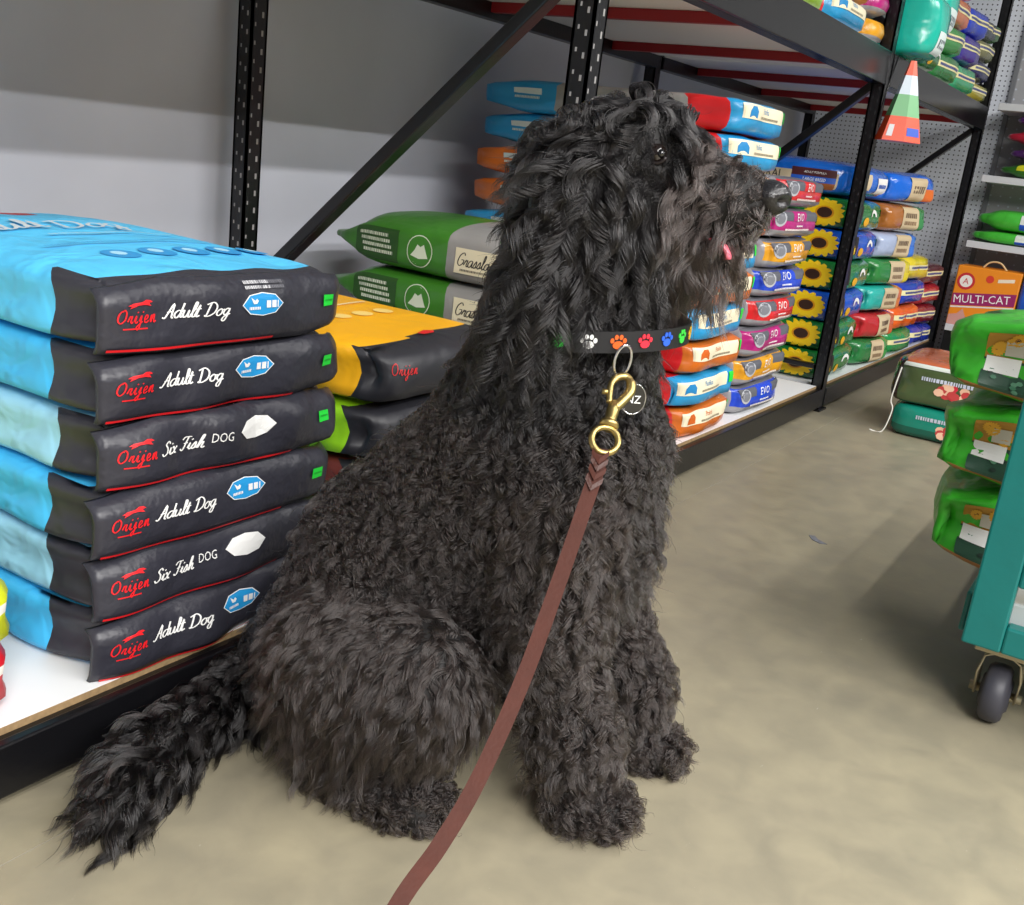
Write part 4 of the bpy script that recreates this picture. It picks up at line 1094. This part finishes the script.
    a = cu.attributes.new('tint', 'FLOAT', 'CURVE'); a.data.foreach_set('value', tint.astype(np.float32))
    m = bpy.data.materials.new('black_dog_hair'); m.use_nodes = True; nt = m.node_tree
    for n in list(nt.nodes):
        if n.type == 'BSDF_PRINCIPLED': nt.nodes.remove(n)
    hb_ = nt.nodes.new('ShaderNodeBsdfHairPrincipled'); hb_.parametrization = 'COLOR'
    hb_.inputs['Roughness'].default_value = .24; hb_.inputs['Radial Roughness'].default_value = .45; hb_.inputs['IOR'].default_value = 1.52
    at = nt.nodes.new('ShaderNodeAttribute'); at.attribute_name = 'tint'
    mx = nt.nodes.new('ShaderNodeMixRGB'); nt.links.new(at.outputs['Fac'], mx.inputs[0])
    mx.inputs[1].default_value = (.004, .004, .0045, 1); mx.inputs[2].default_value = (.036, .027, .024, 1)
    nt.links.new(mx.outputs[0], hb_.inputs['Color'])
    nt.links.new(hb_.outputs[0], nt.nodes['Material Output'].inputs['Surface'])
    cu.materials.append(m)
    o = bpy.data.objects.new('fur_coat', cu); COL.objects.link(o); o.parent = dog
    o['kind'] = 'stuff'; o['label'] = 'long curly black fur'
EYES = [np.array([-.082, s*.062, .858]) for s in (1, -1)]
NOSE = np.array([.047, 0, .825])
build_fur()

def uv_ball(c, rad, seg=20, rings=12, squash=(1, 1, 1)):
    V, F_ = [], []
    for i in range(rings+1):
        t = math.pi*i/rings
        for k in range(seg):
            a = 2*math.pi*k/seg
            V.append((c[0]+rad*squash[0]*math.sin(t)*math.cos(a), c[1]+rad*squash[1]*math.sin(t)*math.sin(a), c[2]+rad*squash[2]*math.cos(t)))
    for i in range(rings):
        for k in range(seg): F_.append((i*seg+k, i*seg+(k+1) % seg, (i+1)*seg+(k+1) % seg, (i+1)*seg+k))
    return np.array(V), F_
EYEM = mat('eye_brown', (22, 13, 9), .05, coat=1.0); NOSEM = mat('nose_leather', (22, 21, 24), .30, bump=.25, bscale=260, coat=.3); TONG = mat('tongue_pink', (226, 110, 128), .35, bump=.1, bscale=200)
for e in EYES:
    v, f = uv_ball(e, .0120); ey = dpart(mesh_obj('eye', to_world(v), f, EYEM, None, smooth=True))
    pc = e+np.array([.0060, math.copysign(.0080, e[1]), .001]); v, f = uv_ball(pc, .0050); pu = mesh_obj('pupil', to_world(v)-np.array([1.15, .72, 0]), f, mat('pupil_black', (4, 4, 5), .04, coat=1.0), ey, smooth=True); pu.matrix_parent_inverse = Matrix.Identity(4); pu.location = (1.15, .72, 0)
    # lower lid rim
    lid = [e+np.array([.0135*math.cos(t)*.9, math.copysign(.0085, e[1]), -.0135*math.sin(t)*.75]) for t in np.linspace(.2, math.pi-.2, 9)]
    v, f = tube_geo([Vector(p) for p in lid], .0022, 8); dpart(mesh_obj('eyelid', to_world(np.array(v)), f, mat('lid_dark', (26, 18, 18), .4), None, smooth=True))
# nose: rounded wedge with two nostrils
v, f = uv_ball((0, 0, 0), 1.0, 28, 20)
n = v.copy()
n[:, 0] *= .026; n[:, 1] *= .028*(1-.18*np.clip(-v[:, 2], 0, 1)); n[:, 2] *= .021
front = np.clip(v[:, 0], 0, 1)
for s in (1, -1):
    dd = np.linalg.norm((v-np.array([.72, s*.62, -.10]))*np.array([1, 1, 1.3]), axis=1)
    n[:, 0] -= .012*np.exp(-(dd/.26)**2); n[:, 1] -= s*.006*np.exp(-(dd/.26)**2)
n[:, 0] -= .004*np.exp(-(v[:, 1]/.10)**2)*front
n = n+NOSE
dpart(mesh_obj('nose', to_world(n), f, NOSEM, None, smooth=True))
tp = catmull([(-.050, .006, .772), (-.015, .012, .772), (.004, .015, .766), (.012, .017, .757), (.014, .018, .750)], 6)
V, F_ = [], []
for i, p in enumerate(tp):
    k = i/(len(tp)-1); w = .021*(1-.35*k**3) if k < .95 else .011
    d_ = tp[min(i+1, len(tp)-1)]-tp[max(i-1, 0)]; d_ /= np.linalg.norm(d_); nn = np.array([-d_[2], 0, d_[0]])
    for j in range(12):
        a = 2*math.pi*j/12; V.append(p+np.array([0, 1, 0])*w*math.cos(a)+nn*(.0045*math.sin(a)-.003*math.cos(a)**2*0))
for i in range(len(tp)-1):
    for j in range(12): F_.append((i*12+j, i*12+(j+1) % 12, (i+1)*12+(j+1) % 12, (i+1)*12+j))
F_.append(tuple((len(tp)-1)*12+j for j in range(12))); F_.append(tuple(reversed(range(12))))
dpart(mesh_obj('tongue', to_world(np.array(V)), F_, TONG, None, smooth=True))

# ------------------------------------------------------------------ collar
CC = np.array([-.150, 0, .640]); CRA, CRS = .128, .126
def collar_pt(th, dz=0.0, dr=0.0):
    a = CC[0]+(CRA+dr)*math.cos(th); s = (CRS+dr)*math.sin(th); zz = CC[2]+dz+.10*(a-CC[0])
    return np.array([a, s, zz])
collar = tag(empty('dog_collar', (1.15, .62, .62)), 'black dog collar with colourful paw prints around the dog\'s neck', 'collar')
def cpart(o): o.parent = collar; o.matrix_parent_inverse = Matrix.Translation((-1.15, -.62, -.62)); return o
V, F_ = [], []; n = 72
for i in range(n):
    th = 2*math.pi*i/n
    for dz, dr in ((-.0125, 0), (.0125, 0), (.0125, .003), (-.0125, .003)): V.append(collar_pt(th, dz, dr))
for i in range(n):
    for k in range(4): F_.append((i*4+k, i*4+(k+1) % 4, ((i+1) % n)*4+(k+1) % 4, ((i+1) % n)*4+k))
cpart(mesh_obj('strap', to_world(np.array(V)), F_, mat('collar_nylon', (18, 18, 22), .55), None, smooth=False))
def paw_print(th, c, sz=.0085):
    V, F_ = [], []
    def blob(du, dv, ru, rv):
        k0 = len(V); m = 10
        for dr in (.0032, .0044):
            for i in range(m):
                a = 2*math.pi*i/m; V.append(collar_pt(th+(du+ru*math.cos(a))/CRA, dv+rv*math.sin(a), dr))
        F_.append(tuple(k0+m+i for i in range(m)))
        for i in range(m): F_.append((k0+i, k0+(i+1) % m, k0+m+(i+1) % m, k0+m+i))
    blob(0, -sz*.35, sz*.75, sz*.55)
    for du, dv in ((-.85, .25), (-.32, .72), (.32, .72), (.85, .25)): blob(du*sz, dv*sz, sz*.27, sz*.36)
    cpart(mesh_obj('paw_print', to_world(np.array(V)), F_, ink(c), None))
cols = [(230, 232, 230), (226, 180, 40), (60, 200, 70), (40, 90, 200), (214, 40, 60), (226, 96, 30), (230, 232, 230), (60, 190, 70)]
for i, th in enumerate(np.linspace(-.25, 2*math.pi-.25, 24, endpoint=False)): paw_print(th, cols[i % len(cols)])
THR = 1.02
ring_c = collar_pt(THR, -.020, .012)
tang = np.array([-math.sin(THR), math.cos(THR), 0]); outw = np.array([math.cos(THR), math.sin(THR), 0])
SILV = mat('chrome', (200, 200, 204), .15, 1.0); BRASS = mat('brass', (186, 164, 106), .36, 1.0); 
dr = [ring_c+tang*.013*math.cos(t)*.75+np.array([0, 0, 1])*.019*math.sin(t)+outw*.004*math.sin(t) for t in np.linspace(0, 2*math.pi, 24, endpoint=False)]
v, f = tube_geo([Vector(p) for p in dr], .0019, 8, closed=True); cpart(mesh_obj('d_ring', to_world(np.array(v)), f, SILV, None, smooth=True))
tg = ring_c+np.array([0, 0, -.042])+outw*.010+tang*-.016
V, F_ = [], []
for off in (-.0008, .0008):
    for i in range(24):
        a = 2*math.pi*i/24; V.append(tg+outw*off+tang*.015*math.cos(a)+np.array([0, 0, 1])*.018*math.sin(a))
F_ = [tuple(reversed(range(24))), tuple(range(24, 48))]+[(i, (i+1) % 24, 24+(i+1) % 24, 24+i) for i in range(24)]
tgo = cpart(mesh_obj('tag', to_world(np.array(V)), F_, mat('tag_black', (16, 17, 20), .2, coat=.5), None))
uv, fc = block_text('NZ'); nt3 = np.array([tg+outw*.0014-tang*u*.009+np.array([0, 0, 1])*q*.009 for u, q in uv])
cpart(mesh_obj('tag_lettering', to_world(nt3), fc, WHITE, None))
rim = [tg+outw*.0006+tang*.015*math.cos(t)+np.array([0, 0, 1])*.018*math.sin(t) for t in np.linspace(0, 2*math.pi, 24, endpoint=False)]
v, f = tube_geo([Vector(p) for p in rim], .0008, 6, closed=True); cpart(mesh_obj('tag_rim', to_world(np.array(v)), f, SILV, None, smooth=True))

# ------------------------------------------------------------------ leash
def px_ray(px, py, depth): return CR@(_ray((px, py))/_F*depth)+np.array([0, 0, CAM_H])
leash = tag(empty('leash', (.75, .46, .0)), 'brown leather leash with braided end and brass snap hook hanging from the collar', 'leash')
def lpart(o): o.parent = leash; o.matrix_parent_inverse = Matrix.Translation((-.75, -.46, 0)); return o
LE = mat('leash_leather', (76, 38, 28), .6, bump=.08, bscale=220, var=.2, vscale=40, spec=.2)
LE2 = mat('leash_leather_dark', (66, 32, 22), .5, bump=.2, bscale=220)
ringW = to_world(ring_c+np.array([0, 0, -.018])+outw*.004)[0]
hook_top = ringW; view = -CR[:, 2]
hook_bot = px_ray(601, 455, 1.155)
ax = hook_bot-hook_top; hl = np.linalg.norm(ax); ax /= hl
fwd = CR[:, 2]; sid = np.cross(ax, fwd); sid /= np.linalg.norm(sid); frn = np.cross(sid, ax)   # sid: sideways in view
def hk(u, v, w=0.0): return hook_top+ax*(v*hl)+sid*u+frn*w
sg = 1.0 if (CR.T@sid)[0] > 0 else -1.0
jaw = [hk(sg*-.006, .36), hk(sg*-.0085, .24), hk(sg*-.009, .12), hk(sg*-.004, .02), hk(sg*.006, -.02), hk(sg*.013, .06), hk(sg*.0135, .17), hk(sg*.008, .29), hk(sg*.002, .40)]
v, f = tube_geo(catmull(jaw, 5), [.0038]*12+[.0046]*12+[.0058]*17, 10); ho = lpart(mesh_obj('snap_hook', v, f, BRASS, None, smooth=True))
def lsub(o): o.parent = ho; o.matrix_parent_inverse = Matrix.Translation((-.75, -.46, 0)); return o
v, f = tube_geo([hk(0, .34), hk(0, .45), hk(0, .56), hk(0, .60)], [.0058, .0074, .0066, .0085], 12); lpart(mesh_obj('hook_shank', v, f, BRASS, None, smooth=True))
v, f = tube_geo([hk(0, .60), hk(0, .63), hk(0, .66)], [.0105, .0115, .0105], 14); lpart(mesh_obj('swivel', v, f, BRASS, None, smooth=True))
v, f = tube_geo([hk(sg*-.010, .24), hk(sg*-.017, .25)], [.003, .0036], 8); lpart(mesh_obj('thumb_latch', v, f, BRASS, None, smooth=True))
eye_ = [hk(.0150*math.cos(t), .815+.155*math.sin(t)) for t in np.linspace(0, 2*math.pi, 24, endpoint=False)]
v, f = tube_geo([Vector(p) for p in eye_], .0038, 8, closed=True); lpart(mesh_obj('swivel_eye', v, f, BRASS, None, smooth=True))
path = [px_ray(601, 449, 1.158), px_ray(597, 470, 1.150), px_ray(583, 512, 1.135), px_ray(556, 590, 1.105), px_ray(522, 682, 1.065), px_ray(478, 780, 1.02), px_ray(440, 845, .985), px_ray(396, 908, .945)]
end = path[-1]
path += [end+np.array([-.07, .0, -.075]), end+np.array([-.14, .01, -.135]), np.array([end[0]-.22, end[1]+.02, .010]), np.array([end[0]-.34, end[1]+.02, .006]), np.array([end[0]-.46, end[1]-.04, .006])]
pp_ = catmull(path, 7)
def strap(name, pts, hw, th, m, par):
    V, F_ = [], []
    for i, p in enumerate(pts):
        t = pts[min(i+1, len(pts)-1)]-pts[max(i-1, 0)]; t = t/np.linalg.norm(t)
        vd = p-np.array([0, 0, CAM_H]); vd = vd/np.linalg.norm(vd)
        if p[2] < .08: vd = vd*(p[2]/.08)+np.array([0, 0, -1])*(1-p[2]/.08)
        w = np.cross(t, vd); w /= np.linalg.norm(w); q = np.cross(w, t)
        for a, b in ((-1, -1), (1, -1), (1, 1), (-1, 1)): V.append(p+w*hw*a+q*th*b)
    for i in range(len(pts)-1):
        for k in range(4): F_.append((i*4+k, i*4+(k+1) % 4, (i+1)*4+(k+1) % 4, (i+1)*4+k))
    F_.append((0, 1, 2, 3)); F_.append(tuple((len(pts)-1)*4+k for k in (3, 2, 1, 0)))
    return par(mesh_obj(name, V, F_, m, None))
lstrap = strap('leash_strap', pp_, .0083, .0016, LE, lpart)
# handle loop on the floor behind the camera side
lc = pp_[-1]; loop = [lc+np.array([-.10-.10*math.cos(t), .05*math.sin(t), .0]) for t in np.linspace(math.pi*0, 2*math.pi, 26)]
loop = [lc+np.array([-.11+.11*math.cos(t), .055*math.sin(t), .0005]) for t in np.linspace(0, 2*math.pi, 30)]
strap('handle_loop', loop, .0083, .0016, LE, lpart)
# braided chevrons by the hook
for k in range(4):
    i = 4+k*2
    p = pp_[i]; t = pp_[i+1]-pp_[i-1]; t /= np.linalg.norm(t); vd = p-np.array([0, 0, CAM_H]); vd /= np.linalg.norm(vd)
    w = np.cross(t, vd); w /= np.linalg.norm(w); q = -vd
    V = []
    for lay in (.0018, .0042):
        V += [p-w*.0095-t*.004+q*lay, p+t*.007+q*(lay+.0012), p+w*.0095-t*.004+q*lay, p+w*.0095-t*.011+q*lay, p+t*.000+q*(lay+.0012), p-w*.0095-t*.011+q*lay]
    F_ = [(0, 5, 4, 1), (1, 4, 3, 2), (6, 7, 10, 11), (7, 8, 9, 10), (0, 1, 7, 6), (1, 2, 8, 7), (2, 3, 9, 8), (3, 4, 10, 9), (4, 5, 11, 10), (5, 0, 6, 11)]
    lpart(mesh_obj('braid_fold', V, F_, LE2 if k % 2 else LE, None))
# small torn sticker on the floor
st_ = [(0, 0), (.03, .008), (.055, .004), (.06, .018), (.03, .026), (.004, .018)]
V = [(x, y, z) for z in (0, .0012) for x, y in st_]
so = mesh_obj('paper_scrap', V, [tuple(range(6, 12)), tuple(range(5, -1, -1))]+[(i, (i+1) % 6, 6+(i+1) % 6, 6+i) for i in range(6)], mat('scrap_grey', (130, 132, 142), .6, var=.5, vscale=90))
so.location = (2.52, .565, .0); so.rotation_euler = (0, 0, .8); tag(so, 'tiny grey scrap of paper stuck on the open concrete floor', 'scrap')
bpy.context.view_layer.update()
